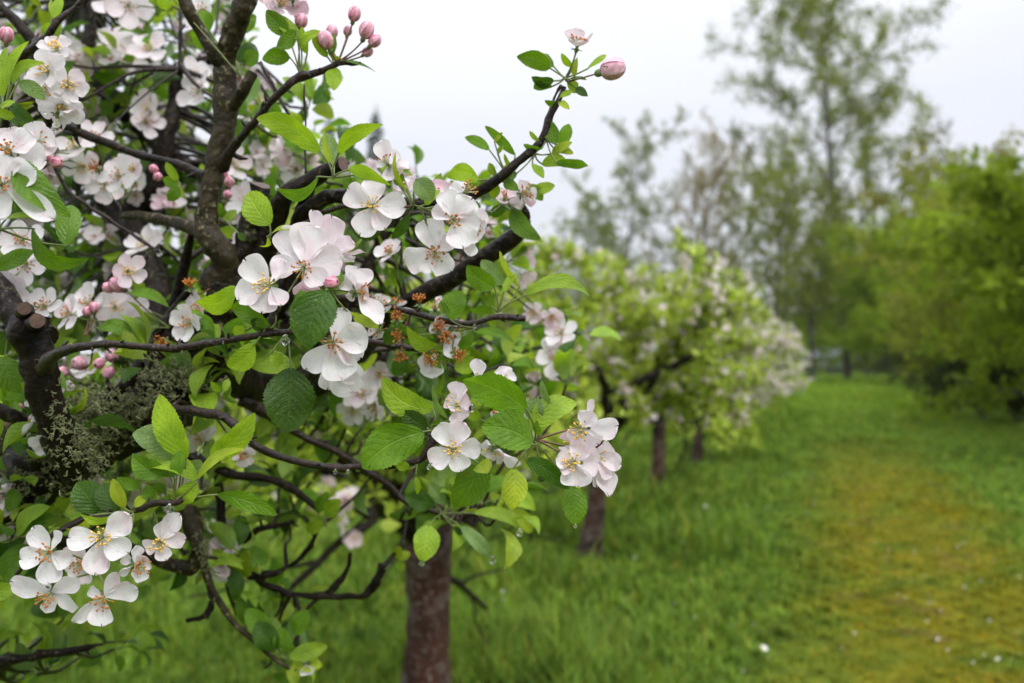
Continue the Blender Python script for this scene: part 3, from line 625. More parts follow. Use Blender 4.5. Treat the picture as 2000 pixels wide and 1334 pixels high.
# grey shed
def box(a, x0, x1, y0, y1, z0, z1, mt=0):
    v = np.array([[x, y, z] for x in (x0, x1) for y in (y0, y1) for z in (z0, z1)]); a.add(v, np.array([[0, 1, 3, 2], [4, 6, 7, 5], [0, 4, 5, 1], [2, 3, 7, 6], [0, 2, 6, 4], [1, 5, 7, 3]]), mat=mt)
M_SHED = plain('grey_boards', (.12, .13, .15), .6, .4, .3, 3); M_ROOF = plain('slate_roof', (.10, .11, .13), .5, .4, .2, 5); M_DARKW = plain('dark_glass', (.03, .035, .04), .2)
b = P(1612, 700, 96); org = np.array([b[0], b[1], 0.0]); sh = empty('shed', org); tag(sh, 'small grey shed at the far end of the alley', 'shed')
a = Acc(); box(a, -1.9, 1.9, 0, 2.6, -.05, 1.7); a.build('wall', M_SHED, sh).location = (0, 0, 0)
a = Acc(); v = np.array([[-2.1, -.2, 1.65], [2.1, -.2, 1.65], [2.1, 1.3, 2.5], [-2.1, 1.3, 2.5], [2.1, 2.8, 1.65], [-2.1, 2.8, 1.65]]); v = np.vstack([v, v-[0, 0, .08]])
a.add(v, np.array([[0, 1, 2, 3], [3, 2, 4, 5], [6, 9, 8, 7], [9, 11, 10, 8], [0, 6, 7, 1], [5, 4, 10, 11]])); a.build('roof', M_ROOF, sh, smooth=False).location = (0, 0, 0)
for x in (-1.1, .6):
    a = Acc(); box(a, x-.4, x+.4, -.03, 0, .7, 1.35); a.build('window', M_DARKW, sh, smooth=False).location = (0, 0, 0)

# ------------------------------------------------------------------ the near apple tree, in focus
R0 = np.random.default_rng(21)
TB = np.array([-1.02, 1.16, -.03]); T0 = empty('apple_tree', TB)
tag(T0, 'large gnarled blossoming apple tree in sharp focus, its wet branches filling the left half', 'apple tree', 'apple trees in the orchard row')
SEGS = []       # sampled points of every limb, for hanging twigs on
def PX(r, d): return r*d/F
def limb(name, pts, m=M_BARK, rough=.28, sides=14, capmat=None, fr=45, dens=6):
    """pts: (px, py, depth, radius in px)"""
    p = [P(x, y, d) for x, y, d, r in pts]; rr = [PX(r, d) for x, y, d, r in pts]
    a = Acc(); n = dens*(len(pts)-1)+1
    rr = np.array(rr)
    q, r2 = spline(p, rr, n)
    if m is M_TWIG or m is M_BARK:                      # wood that zigzags a little from node to node
        q = q+np.array([np.array(mnoise.noise_vector(Vector(x*(70 if max(rr) < .0065 else 22)))) for x in q])*(r2*(.75 if max(rr) < .0065 else .5))[:, None]*np.clip(np.minimum(np.arange(n), 4)/4, 0, 1)[:, None]
    for _ in range(max(1, n//9)):                      # nodes and old bud scars thicken the wood
        k0 = R0.integers(1, n); wdt = R0.uniform(.5, 1.4); r2 = r2*(1+R0.uniform(*((.10, .38) if max(rr) < .0065 else (.02, .08)))*np.exp(-((np.arange(n)-k0)/wdt)**2))
    q = tube(a, q, r2, sides, n, rough, fr, capmat=1 if capmat else None); SEGS.append(q)
    if m is M_TWIG or (m is M_BARK and rr.max() < .009):
        for _ in range(max(2, n//7)):                  # short spurs and buds
            k0 = R0.integers(1, n-1); T = nrm(q[k0+1]-q[k0-1]); dd = nrm(np.cross(T, R0.normal(size=3))+T*R0.uniform(-.2, .9)); L = r2[k0]*R0.uniform(1.3, 3.2)
            tube(a, [q[k0], q[k0]+dd*L*.7, q[k0]+dd*L*1.1+T*L*.2], [r2[k0]*.55, r2[k0]*.42, r2[k0]*.12], 7, 7, .3, 150, cap=True)
    return a.build(name, [m, capmat] if capmat else m, T0, p[0], smooth=True)
# trunk and great lower limbs
a = Acc(); tp = [TB, TB+[.0, 0, .35], TB+[.03, -.02, .75], P(-280, 1160, 1.14), P(-60, 1010, 1.13)]
q = tube(a, tp, [.13, .09, .08, .07, .05], 22, 44, .35, 14); SEGS.append(q); a.build('trunk', M_MOSSY, T0, TB)
limb('limb', [(-80, 1005, 1.13, 72), (20, 955, 1.12, 66), (110, 900, 1.10, 62), (215, 845, 1.08, 58), (300, 790, 1.07, 62), (380, 725, 1.06, 54), (425, 640, 1.05, 50), (455, 560, 1.04, 40), (478, 480, 1.03, 27), (497, 425, 1.03, 24), (512, 362, 1.02, 23)], M_MOSSY, .5, 20, M_CUT, 40, 10)
limb('limb', [(150, 925, .98, 30), (120, 872, .95, 34), (95, 800, .93, 32), (80, 720, .92, 34), (62, 650, .91, 38), (60, 612, .91, 33)], M_BARK, .22, 18, M_CUT, 60, 8)
limb('branch', [(66, 650, .93, 22), (72, 634, .90, 20), (76, 628, .865, 14)], M_BARK, .2, 16, M_CUT)
limb('branch', [(50, 625, .93, 20), (50, 610, .90, 18), (49, 604, .87, 12)], M_BARK, .2, 16, M_CUT)
limb('limb', [(95, 660, .93, 22), (60, 640, .94, 30), (20, 600, .95, 26), (-12, 545, .95, 22), (-40, 440, .96, 20), (-20, 330, .96, 14), (8, 250, .95, 9), (22, 160, .93, 7)], M_BARK, .25, 14)
limb('limb', [(425, 560, 1.04, 40), (445, 520, 1.03, 34), (432, 492, 1.02, 27), (405, 455, 1.02, 24), (404, 425, 1.02, 22), (414, 370, 1.02, 20), (420, 320, 1.02, 20), (436, 260, 1.02, 22), (442, 205, 1.02, 25), (440, 160, 1.02, 21), (440, 115, 1.02, 22), (458, 55, 1.01, 22), (480, 0, 1.0, 20), (498, -60, 1.0, 18)], M_BARKG, .22, 18, None, 60, 8)
limb('branch', [(442, 215, 1.02, 18), (462, 195, 1.01, 13), (480, 168, 1.0, 11), (494, 142, 1.0, 10)], M_BARKG, .2, 12, M_CUT)
limb('branch', [(436, 125, 1.02, 20), (415, 100, 1.01, 14), (392, 60, 1.01, 12), (368, 18, 1.0, 12), (348, -40, 1.0, 11)], M_BARKG, .2, 12)
limb('branch', [(430, 480, 1.03, 24), (395, 452, 1.06, 17), (350, 437, 1.09, 12), (300, 425, 1.12, 10), (240, 420, 1.16, 8)], M_BARKG)
limb('limb', [(470, 560, 1.05, 30), (520, 470, 1.03, 22), (548, 400, 1.0, 19), (585, 365, .98, 17), (630, 338, .97, 16), (672, 322, .96, 15)], M_BARK, .25, 16, M_CUT)
limb('branch', [(505, 640, 1.1, 26), (560, 560, 1.06, 20), (582, 480, 1.04, 16), (590, 420, 1.02, 15), (606, 362, 1.0, 11)], M_BARK, .4, 14)
limb('branch', [(575, 460, 1.04, 17), (600, 412, 1.0, 16), (640, 385, .99, 15), (690, 384, .98, 14), (760, 392, .97, 12), (830, 398, .96, 11), (890, 392, .95, 11), (931, 376, .94, 11), (976, 349, .93, 9.5), (1021, 308, .93, 9), (1055, 277, .93, 9), (1068, 250, .93, 7), (1076, 222, .93, 6), (1092, 192, .93, 5.5), (1102, 170, .93, 5.5)], M_BARK, .25, 14, None, 70, 6)
limb('twig', [(1062, 262, .93, 5), (1072, 218, .935, 3.5), (1086, 185, .94, 3), (1097, 168, .93, 3.5)], M_TWIG, .3, 8)
limb('branch', [(700, 690, 1.2, 22), (745, 625, 1.14, 19), (794, 592, 1.10, 18), (860, 562, 1.08, 18), (920, 520, 1.06, 17), (975, 484, 1.05, 17), (1014, 448, 1.04, 15), (1026, 420, 1.04, 10), (1015, 396, 1.03, 6)], M_BARK, .2, 14)
limb('branch', [(560, 640, 1.08, 16), (640, 590, 1.05, 9), (711, 586, 1.0, 6), (756, 597, .97, 6), (812, 614, .96, 6.5), (870, 627, .95, 6), (925, 631, .95, 6), (970, 619, .95, 6), (1026, 621, .95, 5.5)], M_TWIG, .25, 10, M_CUT)
limb('branch', [(540, 610, 1.1, 10), (600, 640, 1.06, 7), (700, 662, 1.03, 6), (800, 680, 1.03, 6), (880, 672, 1.04, 5)], M_TWIG, .3, 9)
limb('twig', [(588, 442, .99, 6), (621, 421, .97, 5), (650, 408, .96, 4.5), (690, 401, .95, 4), (735, 398, .93, 3.5)], M_TWIG, .25, 8)
limb('branch', [(88, 718, .90, 18), (101, 700, .86, 12), (122, 688, .84, 10), (150, 681, .83, 8.5), (190, 674, .82, 7.5), (225, 672, .81, 7), (290, 677, .81, 7), (340, 681, .805, 7), (352, 679, .805, 9), (364, 677, .80, 7), (450, 664, .80, 7), (525, 650, .80, 7), (577, 647, .80, 6)], M_TWIG, .2, 14, None, 90, 6)
limb('twig', [(526, 651, .80, 7), (530, 632, .80, 8), (537, 612, .80, 9), (545, 598, .80, 7)], M_TWIG, .35, 10, None, 120)
limb('branch', [(300, 815, 1.04, 22), (330, 802, .98, 13), (360, 800, .93, 9), (412, 807, .88, 9.5), (440, 817, .86, 9), (461, 832, .84, 8.5), (500, 868, .83, 7.5), (540, 888, .83, 7), (600, 904, .82, 6.5), (655, 914, .82, 7), (672, 916, .82, 8), (690, 912, .82, 6.5), (760, 909, .82, 6), (815, 900, .82, 6.5), (833, 885, .82, 9), (845, 862, .82, 8), (850, 846, .82, 5)], M_TWIG, .2, 14, None, 90, 6)
limb('twig', [(170, 1010, .98, 9), (215, 1012, .88, 7), (250, 1004, .84, 6), (275, 994, .83, 6.5), (298, 986, .82, 6), (341, 981, .82, 7), (356, 978, .82, 4)], M_TWIG, .35, 10, None, 120)
limb('branch', [(-60, -60, 1.1, 9), (0, 14, 1.1, 9), (35, 45, 1.1, 11), (60, 76, 1.1, 10), (70, 130, 1.1, 10), (78, 196, 1.1, 13), (105, 232, 1.1, 12), (157, 259, 1.1, 9), (245, 294, 1.09, 8), (310, 312, 1.08, 8), (357, 322, 1.07, 9), (400, 345, 1.04, 10)], M_BARK, .2, 12)
limb('twig', [(28, 128, 1.0, 10), (52, 104, .99, 9), (77, 84, .98, 8), (98, 60, .97, 7), (112, 42, .97, 8), (138, 20, .97, 6), (172, -6, .97, 6), (215, -50, .97, 5)], M_TWIG, .3, 10)
limb('twig', [(90, 225, 1.1, 7), (98, 300, 1.11, 5), (128, 365, 1.12, 3.5), (180, 407, 1.12, 3.5), (240, 447, 1.12, 3.5), (280, 472, 1.12, 3.2), (311, 492, 1.12, 3)], M_TWIG, .2, 8)
limb('branch', [(430, 325, 1.02, 16), (455, 287, 1.0, 9), (478, 258, .98, 8), (500, 231, .97, 7), (530, 198, .96, 7), (560, 168, .95, 7.5), (586, 150, .95, 9), (610, 144, .95, 7.5), (647, 130, .95, 5.5), (664, 122, .95, 6), (686, 126, .95, 4), (705, 124, .95, 3)], M_TWIG, .35, 12, None, 100)
limb('twig', [(598, 345, 1.0, 2.6), (596, 290, 1.0, 2.2), (597, 230, 1.0, 1.8), (595, 205, 1.0, 2.4), (594, 165, 1.0, 1.6)], M_TWIG, .2, 6)
limb('twig', [(565, 225, 1.1, 4), (545, 190, 1.1, 3.5), (530, 160, 1.1, 3.5), (508, 122, 1.1, 3.5)], M_TWIG, .2, 6)
limb('twig', [(352, 135, 1.3, 5), (353, 80, 1.3, 4), (352, 20, 1.3, 3)], M_TWIG, .2, 6)
limb('branch', [(318, 420, 1.45, 24), (322, 297, 1.45, 20), (334, 215, 1.45, 15), (338, 160, 1.45, 13), (352, 136, 1.45, 14), (399, 122, 1.42, 10), (440, 110, 1.4, 7)], M_BARK, .4, 12)
limb('branch', [(250, 520, 1.5, 30), (215, 420, 1.5, 22), (180, 300, 1.5, 18), (160, 190, 1.5, 16), (170, 110, 1.5, 13), (178, 50, 1.5, 10), (165, -30, 1.5, 8)], M_BARK, .4, 12)
limb('branch', [(322, 300, 1.45, 14), (270, 250, 1.5, 10), (225, 215, 1.5, 9), (190, 175, 1.5, 7)], M_BARK, .3, 9)
limb('limb', [(260, 840, 1.3, 40), (300, 660, 1.35, 34), (290, 520, 1.4, 30), (260, 430, 1.45, 28), (300, 350, 1.45, 24), (322, 290, 1.45, 20)], M_BARK, .4, 14)
limb('branch', [(300, 740, 1.15, 20), (330, 640, 1.15, 15), (350, 560, 1.14, 12), (365, 490, 1.12, 9), (380, 445, 1.1, 7)], M_BARK, .3, 10)
limb('branch', [(130, 880, 1.0, 15), (200, 790, 1.02, 14), (258, 735, 1.02, 12), (290, 680, 1.04, 10), (330, 620, 1.06, 8), (375, 560, 1.06, 7)], M_BARK, .4, 10)
limb('limb', [(60, 960, 1.2, 50), (20, 880, 1.3, 36), (-30, 760, 1.35, 26), (-90, 600, 1.4, 20)], M_MOSSY, .4, 14)
limb('branch', [(-30, 790, .96, 14), (40, 820, .97, 13), (100, 862, .98, 14)], M_MOSSY, .4, 10)
limb('limb', [(420, 660, 1.08, 40), (480, 740, 1.2, 34), (560, 760, 1.35, 26), (640, 740, 1.5, 22), (740, 700, 1.6, 16), (860, 690, 1.7, 12), (960, 720, 1.8, 8)], M_BARK, .4, 14)
limb('branch', [(560, 780, 1.3, 20), (620, 700, 1.3, 18), (680, 600, 1.3, 16), (740, 480, 1.3, 13), (790, 400, 1.3, 9)], M_BARK, .4, 10)
limb('branch', [(470, 780, 1.2, 12), (530, 810, 1.22, 9), (587, 850, 1.24, 7), (663, 884, 1.25, 7), (723, 926, 1.26, 7), (765, 952, 1.27, 6), (795, 980, 1.27, 6), (850, 1000, 1.27, 5), (927, 1024, 1.27, 4)], M_TWIG, .3, 8)
limb('branch', [(330, 870, 1.3, 22), (400, 905, 1.28, 12), (464, 929, 1.26, 9), (527, 938, 1.26, 8), (583, 962, 1.26, 7.5), (625, 1000, 1.26, 6)], M_BARK, .3, 9)
limb('branch', [(405, 860, 1.3, 14), (424, 930, 1.3, 11), (431, 1000, 1.3, 10), (438, 1060, 1.3, 9), (445, 1105, 1.3, 8), (450, 1160, 1.3, 6), (462, 1200, 1.3, 3)], M_BARK, .4, 9)
limb('branch', [(436, 1070, 1.3, 9), (442, 1088, 1.3, 9), (493, 1126, 1.32, 7.5), (530, 1146, 1.33, 6.5), (578, 1161, 1.34, 6), (663, 1165, 1.35, 6), (714, 1163, 1.36, 7.5), (736, 1138, 1.36, 8), (748, 1100, 1.36, 5)], M_BARK, .5, 9)
limb('twig', [(625, 1165, 1.35, 6), (650, 1150, 1.35, 7), (676, 1122, 1.35, 6), (685, 1080, 1.35, 4)], M_BARK, .5, 8)
limb('twig', [(493, 1126, 1.32, 8), (520, 1122, 1.32, 7), (553, 1113, 1.32, 6), (591, 1084, 1.32, 5), (612, 1055, 1.32, 4), (621, 1028, 1.32, 3)], M_BARK, .4, 8)
limb('twig', [(447, 1058, 1.3, 6), (480, 1052, 1.29, 6), (506, 1033, 1.28, 5), (540, 1028, 1.28, 5), (575, 1016, 1.28, 4)], M_BARK, .5, 8)
limb('branch', [(385, 1060, 1.2, 12), (400, 1110, 1.2, 9), (413, 1147, 1.2, 7), (455, 1215, 1.2, 6), (498, 1252, 1.2, 5.5), (527, 1279, 1.2, 5), (566, 1307, 1.2, 4)], M_BARKG, .4, 9)
limb('branch', [(120, 1060, 1.25, 16), (250, 1075, 1.22, 14), (330, 1100, 1.2, 12), (372, 1108, 1.2, 14), (385, 1085, 1.2, 12)], M_BARKG, .4, 9)
limb('twig', [(405, 1130, 1.2, 5), (412, 1180, 1.2, 6), (395, 1205, 1.2, 6), (365, 1212, 1.2, 4)], M_BARK, .5, 7)
limb('twig', [(-40, 1300, 1.2, 9), (60, 1285, 1.2, 8), (140, 1270, 1.2, 7), (200, 1258, 1.2, 4)], M_BARK, .5, 7)
limb('twig', [(445, 1130, 1.3, 6), (470, 1180, 1.3, 5), (482, 1200, 1.3, 3)], M_BARK, .5, 7)
limb('branch', [(370, 1000, 1.25, 20), (378, 1040, 1.22, 16), (388, 1075, 1.2, 13)], M_BARKG, .4, 9)
ALLP = np.concatenate(SEGS)

LEAFQ = []; NFL = [0]
def leaf(b, t, W_, col='M', roll=0., bend=.15, arc=0., hub=None, fold=.18, serr=.12, stalk=True, ruf=.04, nu=56, nv=10, name='leaf', acc=None, quiet=False):
    """b, t = (px, py, depth) of base and tip; W_ in px"""
    B, T = P(*b), P(*t); d = b[2]; bend = bend*R0.uniform(.7, 1.7); ruf = R0.uniform(.03, .09); c = np.array(LC[col])*R0.uniform(.85, 1.18)
    if acc is None: a = Acc()
    else: a = acc
    blade(a, B, T, PX(W_, d), 'leaf', None, math.radians(roll), bend, arc, fold, 0, ruf, c, c*np.array([1.15, 1.08, 1.0]), 0, nu, nv, serr, twist=R0.uniform(-.7, .7))
    if hub is not None and stalk:
        H_ = P(*hub); mid = (B+H_)/2-(T-B)*.06+np.array([0, 0, -.0006])
        tube(a, [H_, mid, B, B+(T-B)*.06], [.0010, .00075, .0008, .0003], 6, 10, mat=1, cap=False)
    LEAFQ.append((PX(W_, 1)*np.linalg.norm(T-B)/d**2*(-.02 < b[0]/2000 < 1.02), len(LEAFQ), a, B))
PW = (.88, .87, .875); PK = (.83, .56, .66)
def stamens(n, c, r, an, cnt=18, seed=0, fl=.0085):
    a = Acc(); A = nrm(np.cross(n, [.2, .5, .9])); B = np.cross(n, A); rg = np.random.default_rng(seed)
    for k in range(cnt):
        az = k*2.4+rg.uniform(-.3, .3); q = rg.uniform(.15, .95)*r*.34; z = fl*rg.uniform(.75, 1.1)
        t = c+n*z+(A*math.cos(az)+B*math.sin(az))*(q+.0012)
        tube(a, [c+(A*math.cos(az)+B*math.sin(az))*.0012, c+n*z*.55+(A*math.cos(az)+B*math.sin(az))*(q*.35+.001), t], [.00036, .00032, .00026], 4, 5, cap=False)
        ellipsoid(a, t, rg.normal(size=3), .00085, .00145, 6, 4, mat=1)
    for k in range(5):
        az = k*1.2566; t = c+n*fl*.9+(A*math.cos(az)+B*math.sin(az))*.0011; tube(a, [c, t], [.0004, .0003], 4, 3, cap=False); ellipsoid(a, t, n, .0005, .0005, 5, 3)
    ellipsoid(a, c+n*.0006, n, .0019, .0015, 8, 4, mat=2)
    return a
def calyx(acc, c, n, r, hub, mt=0, stemcol=1):
    A = nrm(np.cross(n, [.2, .5, .9])); B = np.cross(n, A)
    ellipsoid(acc, c-n*.0030, n, .0019, .0032, 10, 6, mat=mt)
    for k in range(5):
        az = k*1.2566+.6; dr = A*math.cos(az)+B*math.sin(az)
        blade(acc, c-n*.0012+dr*.001, c-n*.0022+dr*.0068, .0034, 'leaf', -n, 0, .25, 0, 0, 0, 0, (.2, .3, .1), None, mt, 5, 2)
    if hub is not None:
        s = c-n*.0058; m_ = s*.55+hub*.45-n*.004
        tube(acc, [s, s*.8+m_*.2-n*.002, m_, hub], [.00095, .0008, .0008, .0011], 7, 12, mat=stemcol, cap=False)
def blossom(c, nv_, r=None, petals=None, hub=None, an='o', rot=0, op=.30, pink=.2, drop=0, fine=True, cnt=18, fl=.0085, red=False):
    """c=(px,py,d); nv_ camera-relative facing; petals=[(tipx,tipy,width px[,dz mm,roll])] or r px for an even flower"""
    C_ = P(*c); d = c[2]; n = cv(*nv_); H_ = P(*hub) if hub is not None else C_-n*.02+np.array([0, 0, -.012])
    a = Acc(); calyx(a, C_, n, 0, H_); o = a.build('blossom', [M_SEP, M_RED if red else M_STEM], T0, C_)
    rp = PX(r or 55, d)
    if petals is None:
        A = nrm(np.cross([0, 0, 1.0], n)); B = np.cross(n, A); petals = []
        for k in range(5):
            if k < drop: continue
            az = math.radians(rot)+k*1.2566+R0.uniform(-.16, .16); e = op+R0.uniform(-.16, .2); dr = (A*math.cos(az)+B*math.sin(az))*math.cos(e)+n*math.sin(e)
            petals.append((C_+dr*rp*R0.uniform(.9, 1.08), rp*R0.uniform(.74, .9), R0.uniform(-.3, .3)))
    else:
        q = []
        for p_ in petals:
            x, y, w = p_[:3]; dz = (p_[3] if len(p_) > 3 else 0)/1000; rl = p_[4] if len(p_) > 4 else R0.uniform(-15, 15)
            q.append((P(x, y, d-dz), PX(w, d), math.radians(rl)))
        petals = q; 
    for t, w, rl in petals:
        dr = nrm(t-C_); b = Acc(); pk = np.clip(pink*R0.uniform(.3, 1.5), 0, 1); col = np.array(PW)*(1-pk*.35)+np.array(PK)*pk*.35; c2 = np.array(PW)*(1-pk)+np.array(PK)*pk
        L = np.linalg.norm(t-C_)
        w = w*1.0; blade(b, C_+dr*.0012, t, w, 'petal', n*.8+nrm(CAM-C_)*.25 if np.dot(n, CAM-C_) > 0 or True else None, rl, R0.uniform(-.28, -.02), R0.uniform(-.05, .05), 0, R0.uniform(.3, .75), R0.uniform(.05, .13), tuple(col), tuple(c2), 0, 18 if fine else 7, 12 if fine else 5, twist=R0.uniform(-.5, .5))
        b.build('petal', M_PETAL, o, C_)
    b = stamens(n, C_, rp, an, cnt, NFL[0], fl); b.build('stamens', [M_FIL, M_ANO if an == 'o' else M_ANY, M_SEP], o, C_)
    NFL[0] += 1; return o
def bud(c, ax, r, hub, deep=.5, open_=1.15):
    C_ = P(*c); n = cv(*ax); R_ = PX(r, c[2]); H_ = P(*hub); a = Acc()
    cc = np.array([.80, .40, .50])*(1-deep)+np.array([.72, .11, .24])*deep
    A = nrm(np.cross(n, [.3, .2, .9])); B = np.cross(n, A); bs = C_-n*R_*1.05
    ellipsoid(a, C_, n, R_*.80, R_*1.08, 24, 12, tuple(cc*.6), 0, .5, .05)
    for k in range(5):          # five petals still folded round each other
        U, V = np.meshgrid(np.linspace(.03, .93, 12), np.linspace(-1, 1, 8), indexing='ij'); t = U*math.pi
        az = k*1.2566+V*.95*np.sin(t*.5+.55)+U*.5; q = R_*(.80+.17*(V+1)/2+.05*np.sin(t))*np.sin(t)**.85
        v = C_+(-np.cos(t)*R_*1.16*open_/1.15)[..., None]*n+q[..., None]*(np.cos(az)[..., None]*A+np.sin(az)[..., None]*B)
        i, j = np.meshgrid(np.arange(11), np.arange(7), indexing='ij'); f = np.stack([i*8+j, (i+1)*8+j, (i+1)*8+j+1, i*8+j+1], -1).reshape(-1, 4)
        w = np.clip(np.abs(V)**2*.8+.45*U+.25*np.sin(V*9+k), 0, 1)[..., None]; cl = cc*(1-w*.75)+np.array([.86, .68, .74])*w*.75
        a.add(v.reshape(-1, 3), f, cl.reshape(-1, 3))
    o = a.build('flower_bud', M_BUD, T0, C_)
    a = Acc(); ellipsoid(a, bs-n*R_*.25, n, R_*.36, R_*.42, 10, 6)
    for k in range(5):
        az = k*1.2566+.3; dr = A*math.cos(az)+B*math.sin(az)
        blade(a, bs+dr*R_*.2, bs+n*R_*.75+dr*R_*.92, R_*.5, 'leaf', dr, 0, .3, 0, 0, 0, 0, (.2, .3, .1), None, 0, 5, 2)
    s = bs-n*R_*.6; tube(a, [s, s*.6+H_*.4-n*R_*.3, H_], [.0008, .0008, .0011], 7, 10, mat=1, cap=False)
    a.build('calyx', [M_SEP, M_RED], o, C_); return o
def wdrop(c, r, hang=True):
    C_ = P(*c); R_ = PX(r, c[2]); a = Acc(); t = np.linspace(0, math.pi, 13); th = np.linspace(0, 2*math.pi, 16, endpoint=False)
    z = np.cos(t)*R_*(1.15 if hang else 1); q = np.sin(t)*R_*(np.where(z > 0, 1-.35*z/R_, 1) if hang else 1)
    v = C_+np.stack([q[:, None]*np.cos(th), q[:, None]*np.sin(th), z[:, None]+0*th], -1)
    i, j = np.meshgrid(np.arange(12), np.arange(16), indexing='ij'); j2 = (j+1) % 16
    a.add(v.reshape(-1, 3), np.stack([i*16+j, (i+1)*16+j, (i+1)*16+j2, i*16+j2], -1).reshape(-1, 4)); return a.build('water_drop', M_WATER, T0, C_)

# ---- hero leaves: ((base), (tip), width, colour, roll, bend, arc), hub
def LV(hub, *rows):
    for r in rows:
        b, t, w, c = r[0], r[1], r[2], r[3]; rl = r[4] if len(r) > 4 else 0; be = r[5] if len(r) > 5 else .15; ar = r[6] if len(r) > 6 else 0
        d = hub[2]; b3 = (b[0], b[1], b[2] if len(b) > 2 else d+R0.uniform(-.006, .006)); t3 = (t[0], t[1], t[2] if len(t) > 2 else b3[2]+R0.uniform(-.014, .012))
        leaf(b3, t3, w, c, rl, be, ar, hub, fold=r[7] if len(r) > 7 else .18)
# top centre rosette
LV((650, 347, .80), ((627, 297), (501, 231), 50, 'L', 20, .2, -.14), ((661, 300), (748, 243), 34, 'L', -25, .2, .20), ((650, 322), (633, 253), 19, 'Y', 45, .1, .04), ((652, 318, .82), (634, 262, .84), 42, 'G', 10), 
   ((622, 345), (538, 366), 32, 'M', 40, .2, .22), ((680, 332), (764, 362), 30, 'L', -35, .2, .18), ((690, 342), (727, 352, .79), 20, 'M', 20))
LV((1, 700, .8), )
LV((524, 462, .81), ((527, 440), (484, 376), 62, 'L', 10, .12, .02, .1))
LV((528, 466, .81), ((532, 455), (572, 452), 13, 'Y', 40, .2, .2), ((522, 462), (505, 480), 12, 'Y', 50, .3, .3))
# top right of the upright
LV((586, 145, .95), ((566, 112), (512, 116), 36, 'M', 10, .1, -.1), ((587, 78), (535, 32), 30, 'L', -20), ((600, 105), (590, 52), 26, 'L', 35), ((563, 70), (520, 20), 38, 'M', 10), ((578, 60), (540, 95), 34, 'M', 25), ((585, 95), (628, 62), 26, 'L', 40, .2, .1))
LV((655, 126, .95), ((651, 132), (652, 177), 34, 'L', 0, .1), ((640, 112), (612, 60), 24, 'L', 30), ((672, 120), (640, 100), 14, 'Y', 40), ((668, 118), (735, 142), 12, 'M', 60), ((648, 110), (655, 66), 22, 'M', 35))
LV((470, 150, 1.0), ((478, 125), (505, 102), 34, 'M', 20, .1), ((462, 120), (500, 90, 1.02), 36, 'D'), ((455, 60, 1.05), (500, 30, 1.05), 38, 'M'), ((410, 60, 1.06), (388, 22, 1.06), 42, 'M', 10), ((330, -10, 1.0), (312, 16, 1.0), 32, 'L'), ((420, 80, 1.06), (372, 70, 1.06), 44, 'M', 20))
# top right shoot
LV((1103, 152, .93), ((1074, 133), (1009, 110), 38, 'M', 15, .25, -.12), ((1082, 130, .94), (1060, 106, .95), 22, 'G', 20), ((1082, 158), (1038, 150), 26, 'D', 20, .2, .1), ((1080, 168), (1042, 172), 20, 'M', 30, .3, -.2), ((1118, 132), (1096, 104), 16, 'L', 30), ((1122, 150), (1128, 112), 18, 'Y', 35), ((1148, 134), (1184, 107), 14, 'L', 35, .2, -.1), ((1108, 160), (1128, 178), 24, 'L', 15), ((1125, 172), (1148, 188), 18, 'D', 10, .2), ((1112, 155), (1146, 156), 10, 'M', 50))
LV((1066, 262, .93), ((1087, 282), (1072, 236), 32, 'M', 20), ((1092, 285, .94), (1112, 242, .94), 28, 'M', -15), ((1082, 290), (1120, 300), 20, 'Y', 30), ((1058, 290), (1022, 282), 16, 'M', 40), ((1052, 275), (1034, 256), 12, 'L', 30), ((1086, 318), (1149, 324), 24, 'M', -30, .25, .15))
LV((1045, 300, .93), ((1058, 320), (1112, 322), 28, 'L', 10, .15, .12), ((1078, 300), (1118, 278), 22, 'Y', 25), ((1010, 338), (971, 346), 28, 'G', 15, .2), ((1040, 320), (1062, 348), 20, 'L', 30))
LV((990, 342, .94), ((1006, 302), (947, 246), 24, 'M', 30, .2, -.08), ((956, 293), (908, 268), 22, 'M', -15, .1, -.05), ((966, 278), (982, 258), 10, 'Y', 30), ((972, 300), (985, 285), 12, 'L', 30), ((935, 352), (873, 346), 38, 'L', 5, .2, -.22), ((1000, 330), (985, 300), 12, 'L', 40))
LV((1012, 420, 1.0), ((1000, 405), (1056, 468), 40, 'M', 15, .25, -.18), ((985, 402, 1.02), (955, 420, 1.02), 26, 'D', 20), ((1040, 375, 1.02), (1084, 362, 1.02), 26, 'L', 10), ((1035, 360, 1.02), (1060, 392, 1.02), 24, 'M', 10))
LV((1090, 196, .93), ((1094, 190), (1118, 178), 14, 'L', 30), ((1086, 205), (1064, 196), 14, 'M', 20), ((1092, 200), (1112, 214), 16, 'Y', 25))
LV((905, 388, .95), ((900, 380), (880, 352), 22, 'L', 30), ((912, 382), (930, 352), 20, 'M', 20), ((898, 396), (872, 402), 22, 'Y', 10), ((915, 398), (940, 412), 24, 'M', 10))
LV((975, 352, .94), ((970, 344), (955, 318), 18, 'L', 30), ((980, 346), (998, 318), 14, 'Y', 40), ((984, 356), (1012, 372), 24, 'M', 15), ((972, 360), (960, 386), 22, 'L', 10))
LV((840, 400, .96), ((836, 392), (822, 350), 26, 'M', 20), ((845, 390), (862, 338), 24, 'L', 30), ((832, 395), (800, 335), 16, 'Y', 40))
LV((700, 384, .98), ((696, 376), (672, 345), 26, 'M', 20), ((705, 376), (712, 330), 24, 'L', 20), ((702, 392), (725, 420), 28, 'D', 10))
